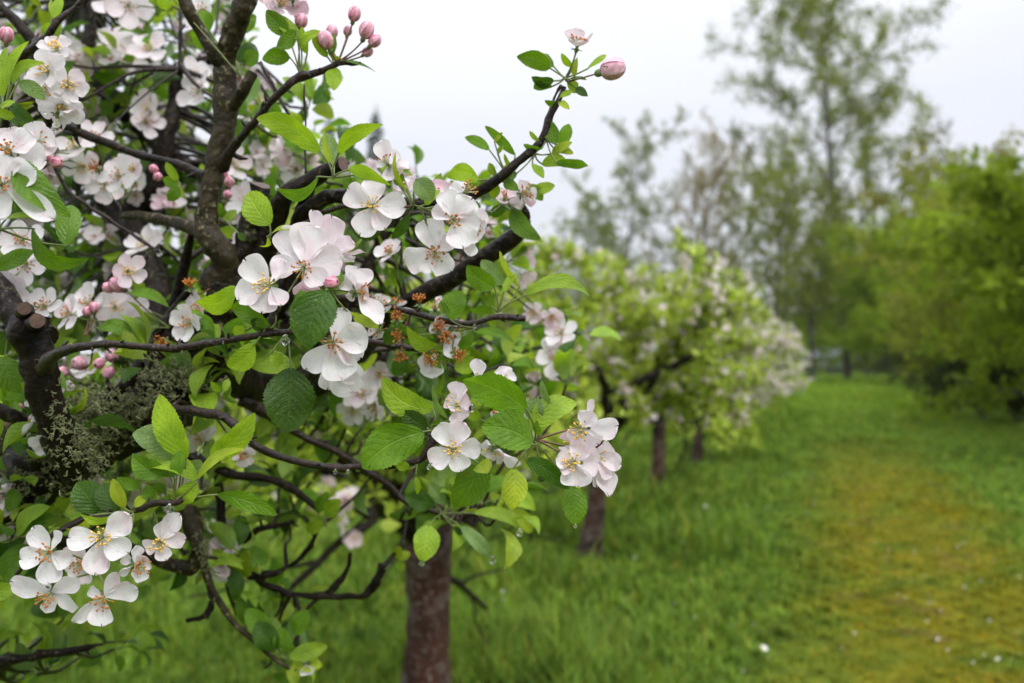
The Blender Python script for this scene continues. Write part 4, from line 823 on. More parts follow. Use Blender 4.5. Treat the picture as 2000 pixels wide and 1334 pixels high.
# middle right spur on the cut twig
LV((972, 610, .95), ((966, 562), (912, 518), 44, 'M', 5, .15, .08), ((984, 556, .97), (940, 508, .98), 34, 'G', 10), ((1014, 560), (976, 490), 16, 'Y', 40), ((1026, 576), (1154, 581), 34, 'L', 28, .25, .17), ((984, 572), (1006, 532), 20, 'L', 30), ((960, 600), (915, 605), 22, 'M', 40))
LV((930, 640, .95), ((927, 648), (1004, 669), 20, 'M', 30, .15, .06), ((880, 625), (902, 568), 50, 'M', 0, .15, .1), ((878, 620), (862, 586), 26, 'G', 40), ((925, 645), (893, 690), 26, 'M', 10), ((865, 680), (794, 636), 32, 'L', 20, .25, .15), ((830, 690), (872, 720), 30, 'M', 25), ((900, 695, .97), (918, 730, .97), 48, 'L', 5), ((775, 640, .97), (752, 672, .97), 34, 'D', 5), ((770, 610, .98), (745, 585, .98), 24, 'M', 10), ((800, 655), (770, 625), 20, 'M', 25), ((790, 700, .98), (768, 732, .98), 34, 'D', 10))
# main flower cluster leaves
LV((538, 612, .80), ((462, 561), (381, 588), 50, 'L', 20, .2, .16), ((480, 570), (436, 596), 32, 'M', 35, .3, .25), ((530, 640), (456, 606), 34, 'M', 20, .15, -.1), ((480, 645, .82), (455, 650, .82), 30, 'L', 10), ((497, 672), (444, 716), 46, 'L', 5, .2, .12), ((520, 640), (490, 625), 28, 'D', 15))
LV((560, 650, .80), ((568, 718, .79), (561, 845, .785), 104, 'K', 4, .05, 0, .06), ((636, 566, .775), (600, 680, .765), 92, 'D', -8, .12, -.05, .2), ((530, 690), (548, 715), 30, 'L', 15, .2), ((545, 668), (500, 660), 16, 'D', 45))
LV((640, 560, .79), ((690, 620, .80), (740, 640, .80), 26, 'Y', 20), ((640, 566), (672, 540), 24, 'M', 20))
# five-flower middle cluster leaves
LV((808, 400, .87), ((795, 372), (773, 296), 14, 'Y', 40, .2, .1), ((812, 350, .86), (845, 392, .86), 44, 'G', 10, .2, 0, .25), ((790, 352, .88), (768, 345, .88), 30, 'M', 10), ((748, 438, .89), (690, 455, .89), 46, 'D', 10, .2), ((800, 418), (765, 466), 24, 'D', 20, .2), ((830, 400), (860, 372), 22, 'L', 30), ((760, 335, .9), (740, 312, .9), 20, 'L', 20))
# lower right branch
LV((846, 845, .82), ((846, 800), (746, 737), 58, 'L', 12, .25, .14), ((828, 843), (707, 914), 84, 'M', 8, .15, -.10, .14), ((834, 836), (785, 803), 40, 'K', 10, .2), ((874, 818), (846, 750), 18, 'G', 45, .1, .05), ((850, 815, .83), (832, 780, .83), 26, 'G', 10), ((862, 820), (838, 832), 16, 'M', 40), ((828, 856), (812, 890), 28, 'M', 15), ((940, 888), (888, 990), 72, 'M', 10, .2, .06, .12), ((935, 905), (952, 925), 42, 'Y', 10, .3), ((845, 830), (920, 838), 16, 'M', 50), ((925, 800, .84), (940, 770, .84), 28, 'L', 20))
LV((815, 905, .82), ((812, 930), (815, 966), 14, 'L', 20, .2), ((800, 915), (770, 900), 22, 'L', 20))
LV((1045, 862, .82), ((1030, 802, .80), (904, 742, .80), 78, 'M', 22, .30, -.13, .24), ((1040, 868, .79), (940, 832, .785), 82, 'M', -16, .25, -.06, .2), ((1034, 838), (1128, 787), 58, 'L', 15, .2, .10, .14), ((1036, 820, .83), (1052, 778, .83), 44, 'G', 10), ((1072, 792, .83), (1058, 742, .83), 24, 'G', 40, .1, 0), ((1052, 850), (1050, 822), 22, 'M', 30), ((1003, 915), (1000, 996), 52, 'Y', 5, .25, .04, .3), ((1028, 897), (1112, 955), 40, 'D', -18, .2, .10, .2), ((1114, 948), (1125, 1026), 52, 'M', 5, .15, .03, .12), ((1060, 925), (1056, 942), 16, 'K', 10), ((940, 820, .86), (905, 790, .86), 26, 'L', 20))
# lower left rosette
LV((340, 980, .82), ((364, 896), (312, 770), 58, 'L', 12, .15, .05, .25), ((352, 892), (259, 846), 62, 'G', 5, .15, -.12), ((412, 892), (498, 806), 52, 'L', -14, .15, -.05), ((385, 936), (479, 877), 28, 'Y', 40, .15, .08), ((388, 938), (289, 916), 46, 'L', -30, .25, -.10, .3), ((386, 940), (334, 976), 40, 'L', 10, .2, .1), ((330, 925), (258, 886), 46, 'M', 15, .3, .10, .3), ((368, 930, .84), (392, 898, .84), 38, 'G', 5), ((340, 930, .83), (318, 900, .83), 40, 'M', 25), ((424, 966), (542, 1006), 40, 'M', -28, .15, .10), ((345, 930, .81), (352, 880, .81), 30, 'M', 20))
LV((265, 998, .83), ((243, 992), (220, 934), 28, 'Y', 15, .15), ((228, 1002), (156, 1003), 20, 'L', 40, .2, .16), ((180, 1006), (127, 1032), 20, 'Y', 30, .2, .18), ((196, 1000, .88), (150, 942, .88), 66, 'D', 5, .15), ((262, 990), (290, 966), 20, 'Y', 20, .15), ((275, 952), (228, 934), 26, 'M', 20), ((300, 975), (285, 948), 30, 'M', 25), ((225, 1000, .87), (200, 945, .88), 52, 'K', 10))
LV((430, 775, .95), ((430, 765), (412, 745), 16, 'L', 15), ((436, 765), (446, 740), 16, 'L', -10))
# left edge
LV((-10, 322, .74), ((40, 312), (138, 425), 66, 'M', 26, .18, -.20, .28), ((95, 385, .76), (30, 370, .76), 34, 'L', 10))
LV((0, 448, .76), ((62, 446), (174, 506), 44, 'M', -32, .25, -.22), ((-8, 525), (70, 490), 36, 'M', 15, .15), ((0, 400, .77), (30, 420, .77), 22, 'D', 30), ((10, 430), (66, 424), 14, 'L', 45, .2), ((130, 480, .84), (140, 400, .86), 50, 'M', 10))
LV((10, 220, .78), ((5, 190), (12, 92), 26, 'L', 20), ((18, 170), (57, 80), 20, 'L', 40, .1, .1), ((24, 165), (88, 124), 24, 'L', 30, .15, .15), ((36, 160), (88, 195), 32, 'G', 10, .2, .05), ((22, 205, .8), (66, 236, .8), 40, 'D', 5, .25, -.2), ((28, 230), (-5, 215), 22, 'L', 20), ((0, 210), (30, 200), 18, 'L', 45))
LV((100, 40, .97), ((104, 36), (120, -6), 22, 'L', 15, .1), ((106, 38), (100, -4), 12, 'Y', 30))
# softer leaves a little behind
LV((862, 1003, 1.18), ((838, 1025, 1.12), (824, 1098, 1.10), 54, 'L', 5, .15), ((900, 1028), (964, 1092), 30, 'G', 10), ((885, 1028), (906, 1056), 20, 'K', 10), ((925, 1002), (1016, 1036), 28, 'L', 25, .2, .1), ((850, 985), (790, 970), 40, 'D', 10), ((870, 985), (840, 940), 30, 'G', 20), ((890, 985), (930, 955), 34, 'L', 10))
LV((940, 985, 1.25), ((975, 975), (1046, 996), 40, 'L', 15, .2, .15), ((930, 960), (880, 935), 34, 'L', 15), ((950, 960), (985, 930), 30, 'M', 15))
LV((430, 1120, 1.15), ((412, 1108), (476, 1112), 26, 'L', 25, .2, .2))
LV((640, 1030, 1.25), ((630, 1010), (600, 1040), 30, 'L', 15), ((636, 1006), (665, 975), 34, 'L', 10), ((620, 1000), (640, 960), 26, 'M', 15))
LV((560, 1290, 1.2), ((565, 1285), (640, 1262), 36, 'L', 10), ((560, 1280), (545, 1225), 40, 'M', 10), ((570, 1295), (630, 1300), 34, 'Y', 15), ((540, 1270), (500, 1215), 50, 'D', 10), ((530, 1240), (480, 1190), 44, 'M', 10), ((575, 1240), (600, 1190), 40, 'M', 15))
LV((770, 1100, 1.4), ((775, 1090), (780, 1065), 22, 'Y', 10), ((780, 1095), (800, 1078), 20, 'Y', 20), ((772, 1100), (790, 1112), 18, 'L', 10))
LV((345, 372, 1.02), ((352, 358), (318, 352), 24, 'M', 10), ((348, 352), (324, 316), 20, 'L', 20), ((350, 365), (328, 392), 26, 'M', 10))
LV((440, 430, 1.02), ((435, 425), (420, 395), 28, 'M', 20), ((440, 432), (462, 410), 20, 'L', 30), ((465, 455, 1.0), (480, 470, 1.0), 14, 'D'))
LV((330, 640, 1.05), ((252, 572, 1.03), (330, 600, 1.03), 24, 'M', 20, .2, .1), ((244, 642), (312, 634), 40, 'G', 5, .2), ((190, 640, 1.0), (262, 662, 1.0), 34, 'M', 20, .2, .15), ((340, 610), (385, 600), 34, 'M', 10), ((280, 610), (300, 640), 28, 'L', 10))
LV((0, 745, .95), ((-10, 700), (42, 765), 60, 'M', 5, .15), ((15, 650), (-20, 690), 50, 'D', 5))

# ---- hero blossoms
BL = blossom
h1 = (545, 600, .80); h1b = (640, 565, .80)
BL((527, 558, .785), (-.35, .1, .9), petals=[(478, 507, 62, 4, 5), (466, 588, 62, 0), (512, 611, 62, 4), (549, 596, 44, 8, 20), (556, 508, 52, -6, 30)], hub=h1, an='y', pink=.15, fl=.0115)
BL((593, 522, .80), (.05, -.25, .95), petals=[(548, 448, 62, -4, 0), (612, 440, 78, -6, 0), (668, 506, 72, -2, 10), (634, 556, 50, 8, 10), (528, 520, 50, 4, -25)], hub=h1, an='o', pink=.22, fl=.011)
BL((642, 492, .835), (.35, .55, .15), petals=[(611, 411, 34, 0, 20), (648, 422, 62, 0, 0), (692, 478, 52, 0, 0), (710, 492, 26, 4, 40), (690, 512, 44, 4, 0)], hub=h1b, an='o', pink=.38, cnt=8, fl=.005)
BL((598, 546, .825), (0, -.9, .2), petals=[(624, 566, 44, 26, 20), (588, 566, 40, 24, 0)], hub=h1b, an='o', pink=.9, cnt=4, fl=.003)
BL((697, 570, .795), (.85, -.1, .45), petals=[(700, 524, 62, -6, 20), (672, 538, 44, 0, 40), (742, 632, 50, 4, -10), (718, 560, 44, 6, 40), (676, 580, 30, 0, 20)], hub=h1b, an='o', pink=.2)
BL((650, 668, .795), (.12, -.05, .95), petals=[(672, 603, 50, -4, 0), (719, 655, 66, 2, 0), (704, 700, 50, -4), (668, 742, 74, 2, 0), (598, 722, 50, 2, 0)], hub=(600, 648, .80), an='o', pink=.02, fl=.010)
BL((655, 700, .83), (.2, -.35, .6), petals=[(688, 768, 66, -8, 0), (640, 760, 54, -6, 0), (700, 740, 50, -8, 0)], hub=(600, 650, .82), an='o', pink=.02, cnt=2)
BL((728, 403, .875), (-.02, .1, .95), petals=[(680, 368, 54, 2), (734, 348, 50, 0), (792, 406, 56, 2), (702, 458, 56, 3), (752, 447, 44, 2)], hub=(806, 402, .87), an='y', pink=.1, red=True)
BL((887, 428, .86), (.15, -.1, .9), petals=[(868, 372, 46, 0), (922, 388, 54, 0), (938, 432, 50, -4), (905, 484, 66, 4), (844, 412, 38, 0)], hub=(820, 404, .87), an='o', pink=.05)
BL((850, 492, .87), (0, -.35, .85), petals=[(832, 430, 62, -4), (880, 462, 50, -4), (880, 530, 58, 4), (790, 508, 62, 2), (824, 532, 30, 6)], hub=(822, 410, .87), an='o', pink=.03)
BL((908, 376, .87), (.5, .5, .5), petals=[(880, 362, 22, 0, 40), (872, 385, 20, 0), (895, 400, 26, 0)], hub=(830, 408, .87), an='o', cnt=14, pink=.05)
BL((915, 448, .89), (.6, -.3, .4), petals=[(946, 430, 46, 0), (936, 470, 44, 0), (916, 500, 36, 0), (942, 408, 40, 0)], hub=(830, 410, .88), an='o', pink=.08)
BL((758, 322, .88), (-.3, .5, .3), petals=[(748, 274, 42, 0), (784, 308, 50, 2, 10), (800, 330, 46, 0, 10), (736, 318, 18, 0, 40), (770, 350, 54, 4)], hub=(806, 398, .88), an='o', pink=.25, cnt=6)
BL((795, 378, .90), (-.2, .6, .1), petals=[(775, 352, 46, 0), (810, 345, 44, 0), (828, 372, 42, 0), (770, 380, 40, 0)], hub=(806, 404, .89), an='o', pink=.7, cnt=2)
BL((862, 388, .92), (.2, .7, .1), petals=[(846, 352, 44, 0), (876, 356, 48, 0), (880, 392, 36, 0)], hub=(815, 406, .90), an='o', pink=.8, cnt=2)
BL((1020, 378, .99), (.6, .1, .5), petals=[(990, 372, 30, 0), (1000, 402, 32, 0), (1035, 405, 34, 0), (1048, 380, 30, 0), (1018, 352, 30)], hub=(965, 412, .99), an='o', pink=.5)
BL((984, 392, 1.0), (.3, .5, .4), r=30, hub=(955, 415, .99), an='o', pink=.6)
# lower right
hr = (855, 855, .82)
BL((887, 877, .80), (-.05, .05, .95), petals=[(858, 828, 46, 0), (905, 824, 48, 0), (938, 872, 44, 0), (900, 920, 46, 2), (842, 906, 50, 2)], hub=hr, an='y', pink=.1, fl=.0095)
BL((893, 792, .81), (-.25, -.05, .8), petals=[(896, 746, 44, 0, 20), (918, 782, 44, 0, 10), (872, 776, 40, 4, -20), (902, 822, 44, 2, 0), (880, 802, 30, 6, -30)], hub=(868, 835, .82), an='y', cnt=8, pink=.5, fl=.006)
BL((985, 803, .84), (-.1, -.2, .8), petals=[(957, 776, 24, 4, 40), (962, 818, 34, 0), (1030, 812, 40, 0), (1000, 770, 50, -4), (960, 760, 40, -4)], hub=(1040, 850, .83), an='o', pink=.1)
BL((935, 745, .86), (-.2, .8, .1), petals=[(934, 702, 34, 0, 0), (926, 735, 26, 0), (950, 740, 26, 0)], hub=(925, 790, .85), an='o', cnt=0, pink=.15)
BL((985, 748, .86), (.2, .7, .1), petals=[(978, 716, 46, 0, 0), (1008, 735, 34, 0), (965, 735, 30, 0)], hub=(1000, 800, .85), an='o', cnt=0, pink=.12)
BL((962, 878, .83), (-.2, -.7, .2), petals=[(948, 860, 38, 0), (985, 890, 52, 4, 0), (1018, 905, 44, 0, 0), (952, 895, 34, 0)], hub=(1035, 860, .83), an='y', cnt=4, pink=.3, fl=.004)
hq = (1048, 858, .82)
BL((1137, 838, .80), (-.35, -.2, .75), petals=[(1161, 781, 24, 4, 40), (1152, 802, 44, 4, 10), (1206, 832, 48, 0, 0), (1168, 868, 52, -4, 0), (1110, 858, 40, 0, 20)], hub=hq, an='y', pink=.35, fl=.007, red=True)
BL((1122, 903, .79), (-.35, .15, .85), petals=[(1088, 892, 46, 4, -20), (1138, 868, 50, 2, 0), (1170, 905, 60, 0, 0), (1128, 950, 66, 3, 0), (1098, 925, 34, 6, 0)], hub=hq, an='y', pink=.25, fl=.008, red=True)
BL((1160, 890, .815), (.6, -.2, .4), petals=[(1213, 906, 38, 0, 10), (1196, 928, 46, 0, 0), (1186, 862, 46, 0, 0), (1188, 968, 50, -2, 0), (1165, 950, 44, 0)], hub=hq, an='y', pink=.3, cnt=6, red=True)
BL((1120, 868, .81), (-.5, .3, .3), petals=[(1106, 842, 34, 0, 20), (1150, 880, 50, 0, 0), (1112, 888, 40, 0, 0)], hub=hq, an='y', pink=.6, cnt=2, red=True)
# lower left cluster
hl = (262, 1002, .83)
BL((98, 1078, .80), (-.1, .05, .95), petals=[(66, 1030, 52, 0), (40, 1092, 46, 2), (96, 1140, 50, 2), (138, 1100, 44, 0), (122, 1040, 30, 4, 40)], hub=(180, 1100, .85), an='o', pink=.03, fl=.010)
BL((200, 1050, .80), (.05, .2, .9), petals=[(254, 1008, 54, 0), (134, 1050, 50, 0), (186, 1122, 54, 4), (250, 1080, 54, 0), (200, 1112, 30, -2)], hub=hl, an='y', pink=.03, fl=.007, cnt=26)
BL((264, 1104, .81), (.75, -.1, .5), petals=[(268, 1066, 26, 0, 0), (232, 1120, 26, 2, 40), (272, 1138, 40, 2), (290, 1090, 44, 0), (238, 1090, 22, 0)], hub=hl, an='o', pink=.03)
BL((313, 1058, .82), (.2, -.1, .85), petals=[(352, 1006, 40, -2, 0), (362, 1054, 36, 0), (324, 1094, 34, 4), (284, 1072, 34, 0), (318, 1018, 38, 0)], hub=(300, 1000, .83), an='y', pink=.22)
BL((98, 1158, .81), (-.1, -.35, .85), petals=[(22, 1136, 46, 2), (152, 1130, 44, -2), (106, 1194, 42, 4), (152, 1188, 40, 0), (90, 1130, 30, -4)], hub=(175, 1120, .86), an='o', pink=.03, fl=.010)
BL((202, 1166, .81), (.1, -.3, .85), petals=[(144, 1214, 34, 2, 20), (198, 1222, 50, 4), (268, 1152, 46, 2), (230, 1120, 30, 0), (175, 1150, 26, 0)], hub=(185, 1110, .86), an='o', pink=.03)
BL((160, 1098, .87), (-.2, -.2, .8), r=40, hub=(185, 1080, .88), pink=.3)
# left edge
BL((6, 362, .73), (.2, .1, .9), petals=[(68, 330, 62, 0), (104, 428, 50, 4), (-6, 428, 60, 4), (-55, 370, 60, 0), (20, 306, 50, 0)], hub=(-30, 400, .76), an='o', pink=.05, fl=.011)
BL((20, 298, .77), (-.1, .35, .85), petals=[(70, 268, 60, 0), (90, 312, 62, -6), (0, 345, 50, 0), (-30, 290, 50, 0), (20, 250, 50, -4)], hub=(-30, 330, .80), an='o', pink=.08)
BL((76, 282, .81), (.4, .2, .8), petals=[(106, 262, 46, 0), (104, 300, 50, 0), (64, 238, 44, 0), (50, 300, 40, 0)], hub=(20, 330, .82), an='o', pink=.12, cnt=10)
for c, r_, n_, pk in (((112, 100, .9), 36, (.1, .5, .7), .15), ((95, 140, .88), 46, (-.3, .1, .9), .12), ((132, 168, .89), 40, (.5, 0, .8), .12), ((122, 205, .9), 44, (.3, -.7, .5), .2), ((100, 172, .92), 40, (-.2, -.2, .8), .2)):
    BL(c, n_, r=r_, rot=c[0], hub=(80, 150, .95), an='y', pink=pk)
BL((112, 228, .89), (0, -.9, .2), petals=[(110, 250, 16, 0), (130, 236, 40, 0), (150, 212, 40, 0)], hub=(90, 180, .93), cnt=0, pink=.2)
# flowers above: top centre, tip flower
BL((545, 14, .97), (.3, .5, .4), r=58, hub=(585, 60, .96), pink=.85, an='y', rot=20)
BL((572, -6, .97), (.1, .6, .4), r=50, hub=(585, 60, .96), pink=.5)
BL((1127, 92, .92), (.2, .9, .1), petals=[(1104, 62, 32, 0), (1128, 56, 30, 0), (1150, 80, 24, 0), (1158, 66, 16, 0, 50), (1120, 82, 40, 6)], hub=(1106, 150, .93), an='o', pink=.45)
# flowers in the inner tree, soft
SOFT = [(45, 470, .95, 46, 'o', .1), (52, 515, .98, 44, 'o', .15), (20, 560, .97, 40, 'o', .2), (90, 600, .99, 44, 'o', .08), (235, 345, 1.13, 44, 'o', .1), (205, 360, 1.2, 40, 'o', .2), (262, 330, 1.15, 34, 'y', .3), (150, 290, 1.15, 44, 'y', .15), (165, 325, 1.18, 40, 'y', .2), (185, 270, 1.2, 38, 'o', .2),
        (250, 530, 1.04, 38, 'y', .55), (225, 600, 1.1, 44, 'y', .2), (175, 595, 1.1, 44, 'o', .2), (245, 640, 1.08, 40, 'o', .1), (372, 632, .98, 42, 'o', .04), (392, 605, 1.0, 34, 'o', .2), (140, 615, 1.06, 40, 'o', .2), (262, 600, 1.12, 36, 'o', .3),
        (398, 860, 1.08, 40, 'y', .2), (478, 885, 1.02, 30, 'o', .5), (712, 772, 1.25, 40, 'o', .2), (700, 745, 1.28, 34, 'y', .3), (735, 790, 1.26, 36, 'o', .2), (690, 800, 1.3, 36, 'y', .1), (740, 730, 1.3, 34, 'o', .4),
        (1046, 612, 1.3, 26, 'o', .6), (1078, 616, 1.3, 26, 'o', .75), (1098, 652, 1.3, 36, 'o', .1), (1085, 700, 1.3, 44, 'o', .15), (390, 180, 1.3, 50, 'o', .15), (376, 150, 1.34, 40, 'y', .2), (290, 215, 1.4, 44, 'y', .3), (285, 240, 1.4, 36, 'o', .2), (225, 95, 1.45, 46, 'y', .3), (255, 110, 1.45, 40, 'y', .3), (290, 100, 1.4, 44, 'y', .2), (250, 10, 1.3, 50, 'o', .35), (210, 0, 1.35, 44, 'o', .3),
        (20, 1000, 1.1, 44, 'o', .3), (38, 1050, 1.1, 46, 'o', .15), (8, 960, 1.12, 40, 'y', .4), (15, 1090, 1.12, 36, 'o', .3), (400, 20, 1.15, 50, 'o', .15), (480, 395, 1.3, 40, 'y', .25), (455, 320, 1.4, 42, 'o', .3), (580, 330, 1.35, 40, 'o', .2), (765, 495, 1.06, 34, 'o', .15), (285, 480, 1.3, 46, 'y', .15), (60, 760, 1.1, 40, 'y', .4)]
for x, y, d, r_, an, pk in SOFT:
    q = ALLP[np.argmin(((ALLP-P(x, y, d+.05))**2).sum(1))]; C_ = P(x, y, d); H_ = C_+(q-C_)*min(1, .035/np.linalg.norm(q-C_))
    n_ = (R0.uniform(-.7, .7), R0.uniform(-.4, .6), .85)
    C0 = NFL[0]; BLh = H_
    _P = P
    o = None
    a = 0
    # hub given in world space
    def _b():
        n = cv(*n_); ac = Acc(); calyx(ac, C_, n, 0, H_); tube(ac, [H_, (H_+q)/2+[0, 0, .004], q], [.0011, .0013, .0018], 5, 6, mat=2, cap=False)
        o = ac.build('blossom', [M_SEP, M_STEM, M_TWIG], T0, C_); A = nrm(np.cross([0, 0, 1.0], n)); B = np.cross(n, A); rp = PX(r_, d); rot = R0.uniform(0, 6)
        for k in range(5):
            az = rot+k*1.2566+R0.uniform(-.16, .16); e = R0.uniform(.1, .6); dr = (A*math.cos(az)+B*math.sin(az))*math.cos(e)+n*math.sin(e)
            b = Acc(); p_ = np.clip(pk*R0.uniform(.3, 1.5), 0, 1); c1 = np.array(PW)*(1-p_*.4)+np.array(PK)*p_*.4; c2 = np.array(PW)*(1-p_)+np.array(PK)*p_
            blade(b, C_+dr*.0012, C_+dr*rp*R0.uniform(.9, 1.1), rp*R0.uniform(.72, .9), 'petal', n, R0.uniform(-.3, .3), R0.uniform(-.2, .02), 0, 0, R0.uniform(.1, .4), .05, tuple(c1), tuple(c2), 0, 8, 6)
            b.build('petal', M_PETAL, o, C_)
        stamens(n, C_, rp, an, 14, NFL[0]).build('stamens', [M_FIL, M_ANO if an == 'o' else M_ANY, M_SEP], o, C_); NFL[0] += 1
    _b()
# spent flowers, petals fallen, only rusty stamens left
for x, y, d, n_ in ((820, 592, .97, (0, .9, .3)), (775, 622, .95, (.1, .5, .8)), (780, 652, .95, (-.2, -.3, .9)), (782, 692, .96, (.1, -.2, .9)), (855, 640, .95, (.2, .3, .9)), (868, 655, .95, (.3, -.1, .9)), (845, 697, .95, (-.3, -.4, .8)), (892, 690, .94, (.5, -.3, .7)), (320, 668, 1.0, (0, 0, 1)), (190, 330, 1.12, (-.4, .2, .8)), (372, 562, .99, (0, .9, .3))):
    c = (x, y, d); C_ = P(*c); q = ALLP[np.argmin(((ALLP-C_)**2).sum(1))]; n = cv(*n_); a = Acc(); calyx(a, C_, n, 0, q)
    o = a.build('spent_blossom', [M_SEP, M_RED], T0, C_); stamens(n, C_, PX(42, d), 'o', 20, int(x), .0075).build('stamens', [M_ANO, M_ANO, M_SEP], o, C_)
for c, n_, pts in (((742, 600, .96), (.1, .6, .6), [(728, 590, 44), (748, 575, 36), (750, 612, 34)]), ((768, 600, .97), (.3, .8, .1), [(808, 608, 16, 0, 60), (795, 590, 12, 0, 60)]), ((850, 690, .96), (-.1, -.5, .6), [(826, 690, 44), (848, 738, 50, 4), (822, 720, 36)]), ((872, 655, .95), (.2, -.4, .7), [(846, 630, 34), (886, 700, 34, 4), (900, 660, 30), (860, 615, 30)]), ((850, 605, .99), (0, .5, .5), [(872, 590, 44), (845, 600, 30)]), ((740, 645, .99), (0, 0, .9), [(720, 640, 34), (745, 660, 34)])):
    BL(c, n_, petals=pts, hub=tuple(np.array(c)+[0, 12, .02]), an='o', pink=.08, cnt=12)

# ---- buds
hb = (660, 122, .95)
for c, ax, r_, h_, dp in (((636, 78, .94), (-.35, .8, .3), 16, hb, .45), ((648, 62, .96), (.1, .9, .3), 12, hb, .3), ((692, 27, .95), (.25, .9, .3), 13, hb, .7), ((716, 59, .94), (.4, .8, .3), 15, hb, .5), ((732, 80, .94), (.7, .6, .3), 12, hb, .65), ((718, 101, .95), (.8, .5, .3), 10, hb, .5), ((679, 60, .96), (.2, .9, .2), 9, hb, .3),
                          ((588, 40, .96), (.1, .9, .4), 13, (586, 90, .96), .6), ((1197, 134, .92), (.95, .25, .2), 22, (1108, 160, .93), .05), ((110, 317, .82), (.9, .1, .3), 11, (80, 330, .84), .9), ((97, 308, .83), (.4, .7, .4), 9, (80, 330, .84), .95), ((12, 68, .95), (.2, .8, .4), 14, (0, 130, .97), .7), ((228, 557, 1.04), (-.5, .4, .7), 15, (262, 575, 1.05), .5), ((212, 562, 1.06), (-.6, .3, .7), 11, (262, 575, 1.05), .6),
                          ((170, 608, .98), (0, .9, .4), 9, (165, 655, .98), .8), ((184, 600, .98), (.1, .9, .4), 10, (168, 655, .98), .75), ((194, 710, 1.05), (-.2, -.2, .9), 11, (225, 700, 1.06), .8), ((212, 728, 1.05), (0, -.7, .7), 12, (225, 700, 1.06), .6), ((155, 710, 1.06), (-.3, .3, .9), 14, (180, 690, 1.06), .35), ((218, 695, 1.07), (0, .6, .8), 13, (225, 700, 1.08), .5), ((120, 728, 1.06), (-.3, -.3, .9), 12, (160, 700, 1.06), .4),
                          ((52, 822, 1.0), (0, -.2, .9), 9, (70, 800, 1.0), .85), ((48, 790, 1.02), (0, .3, .9), 9, (70, 800, 1.02), .8), ((20, 822, 1.0), (-.4, 0, .9), 12, (50, 805, 1.0), .3), ((300, 330, 1.2), (0, .2, .9), 9, (310, 350, 1.2), .95), ((308, 345, 1.2), (.3, 0, .9), 9, (310, 350, 1.2), .95), ((445, 380, 1.15), (0, 0, .9), 9, (440, 400, 1.15), .95), ((448, 355, 1.15), (.1, .5, .9), 10, (440, 390, 1.15), .7), ((436, 337, 1.15), (0, .5, .9), 9, (440, 380, 1.15), .6),
                          ((648, 552, .79), (.8, .1, .5), 13, (630, 575, .79), .95), ((512, 510, 1.3), (0, .3, .9), 9, (520, 540, 1.3), .7), ((900, 640, 1.3), (0, .5, .6), 14, (900, 670, 1.3), .2)):
    bud(c, ax, r_, h_, dp)
# ---- drops
for c, r_ in (((557, 664, .79), 10), ((331, 993, .81), 9), ((311, 494, 1.12), 6), ((655, 921, .815), 4.5), ((680, 920, .815), 4), ((1124, 1027, .795), 4), ((922, 797, .805), 7), ((824, 1100, 1.1), 6), ((962, 1094, 1.15), 7), ((1015, 1040, 1.15), 7), ((215, 688, .81), 3.5), ((908, 650, .94), 4), ((927, 636, .94), 3.5), ((848, 697, .93), 6), ((106, 254, .88), 4), ((838, 912, .79), 5), ((88, 220, .78), 3), ((356, 688, .80), 3), ((436, 669, .795), 2.5)):
    wdrop(c, r_)
# one petal left on a low sprig, bottom
BL((598, 1296, 1.2), (.1, .1, .95), petals=[(604, 1318, 34, 2), (590, 1280, 20, 0)], hub=(575, 1310, 1.22), cnt=0, pink=0)

# ---- beard lichen on the great limbs
a = Acc(); rg = np.random.default_rng(4)
def lich(x, y, d, sx, sy, n):
    for _ in range(int(n*.85)):
        p0 = P(x+rg.normal()*sx, y+rg.normal()*sy, d+rg.normal()*.008); dd = nrm(cv(rg.normal(), rg.normal()*.8+.3, rg.normal()*.6+.5)); L = rg.uniform(.003, .009); pts = [p0]
        for s_ in range(3): dd = nrm(dd+rg.normal(size=3)*.6); pts.append(pts[-1]+dd*L/3)
        tube(a, pts, [.0006, .00055, .0005, .0003], 3, 5, cap=False)
        for w in range(4): dd2 = nrm(dd+rg.normal(size=3)*.9); q = pts[1+w % 3]; tube(a, [q, q+dd2*L*.3, q+nrm(dd2+rg.normal(size=3)*.5)*L*.55], [.0005, .00045, .0002], 3, 3, cap=False)
for args in ((165, 795, 1.0, 26, 22, 420), (185, 850, .99, 16, 26, 320), (245, 790, 1.02, 34, 16, 320), (150, 870, .95, 14, 24, 160), (330, 740, 1.01, 40, 22, 260), (172, 905, .98, 14, 18, 160), (60, 880, 1.05, 60, 50, 90), (395, 1080, 1.19, 7, 28, 60), (250, 820, 1.03, 30, 20, 260), (118, 830, .92, 12, 50, 90), (90, 940, 1.04, 60, 40, 80)): lich(*args)
o = a.build('lichen', M_LICH, T0, TB); o['kind'] = 'stuff'

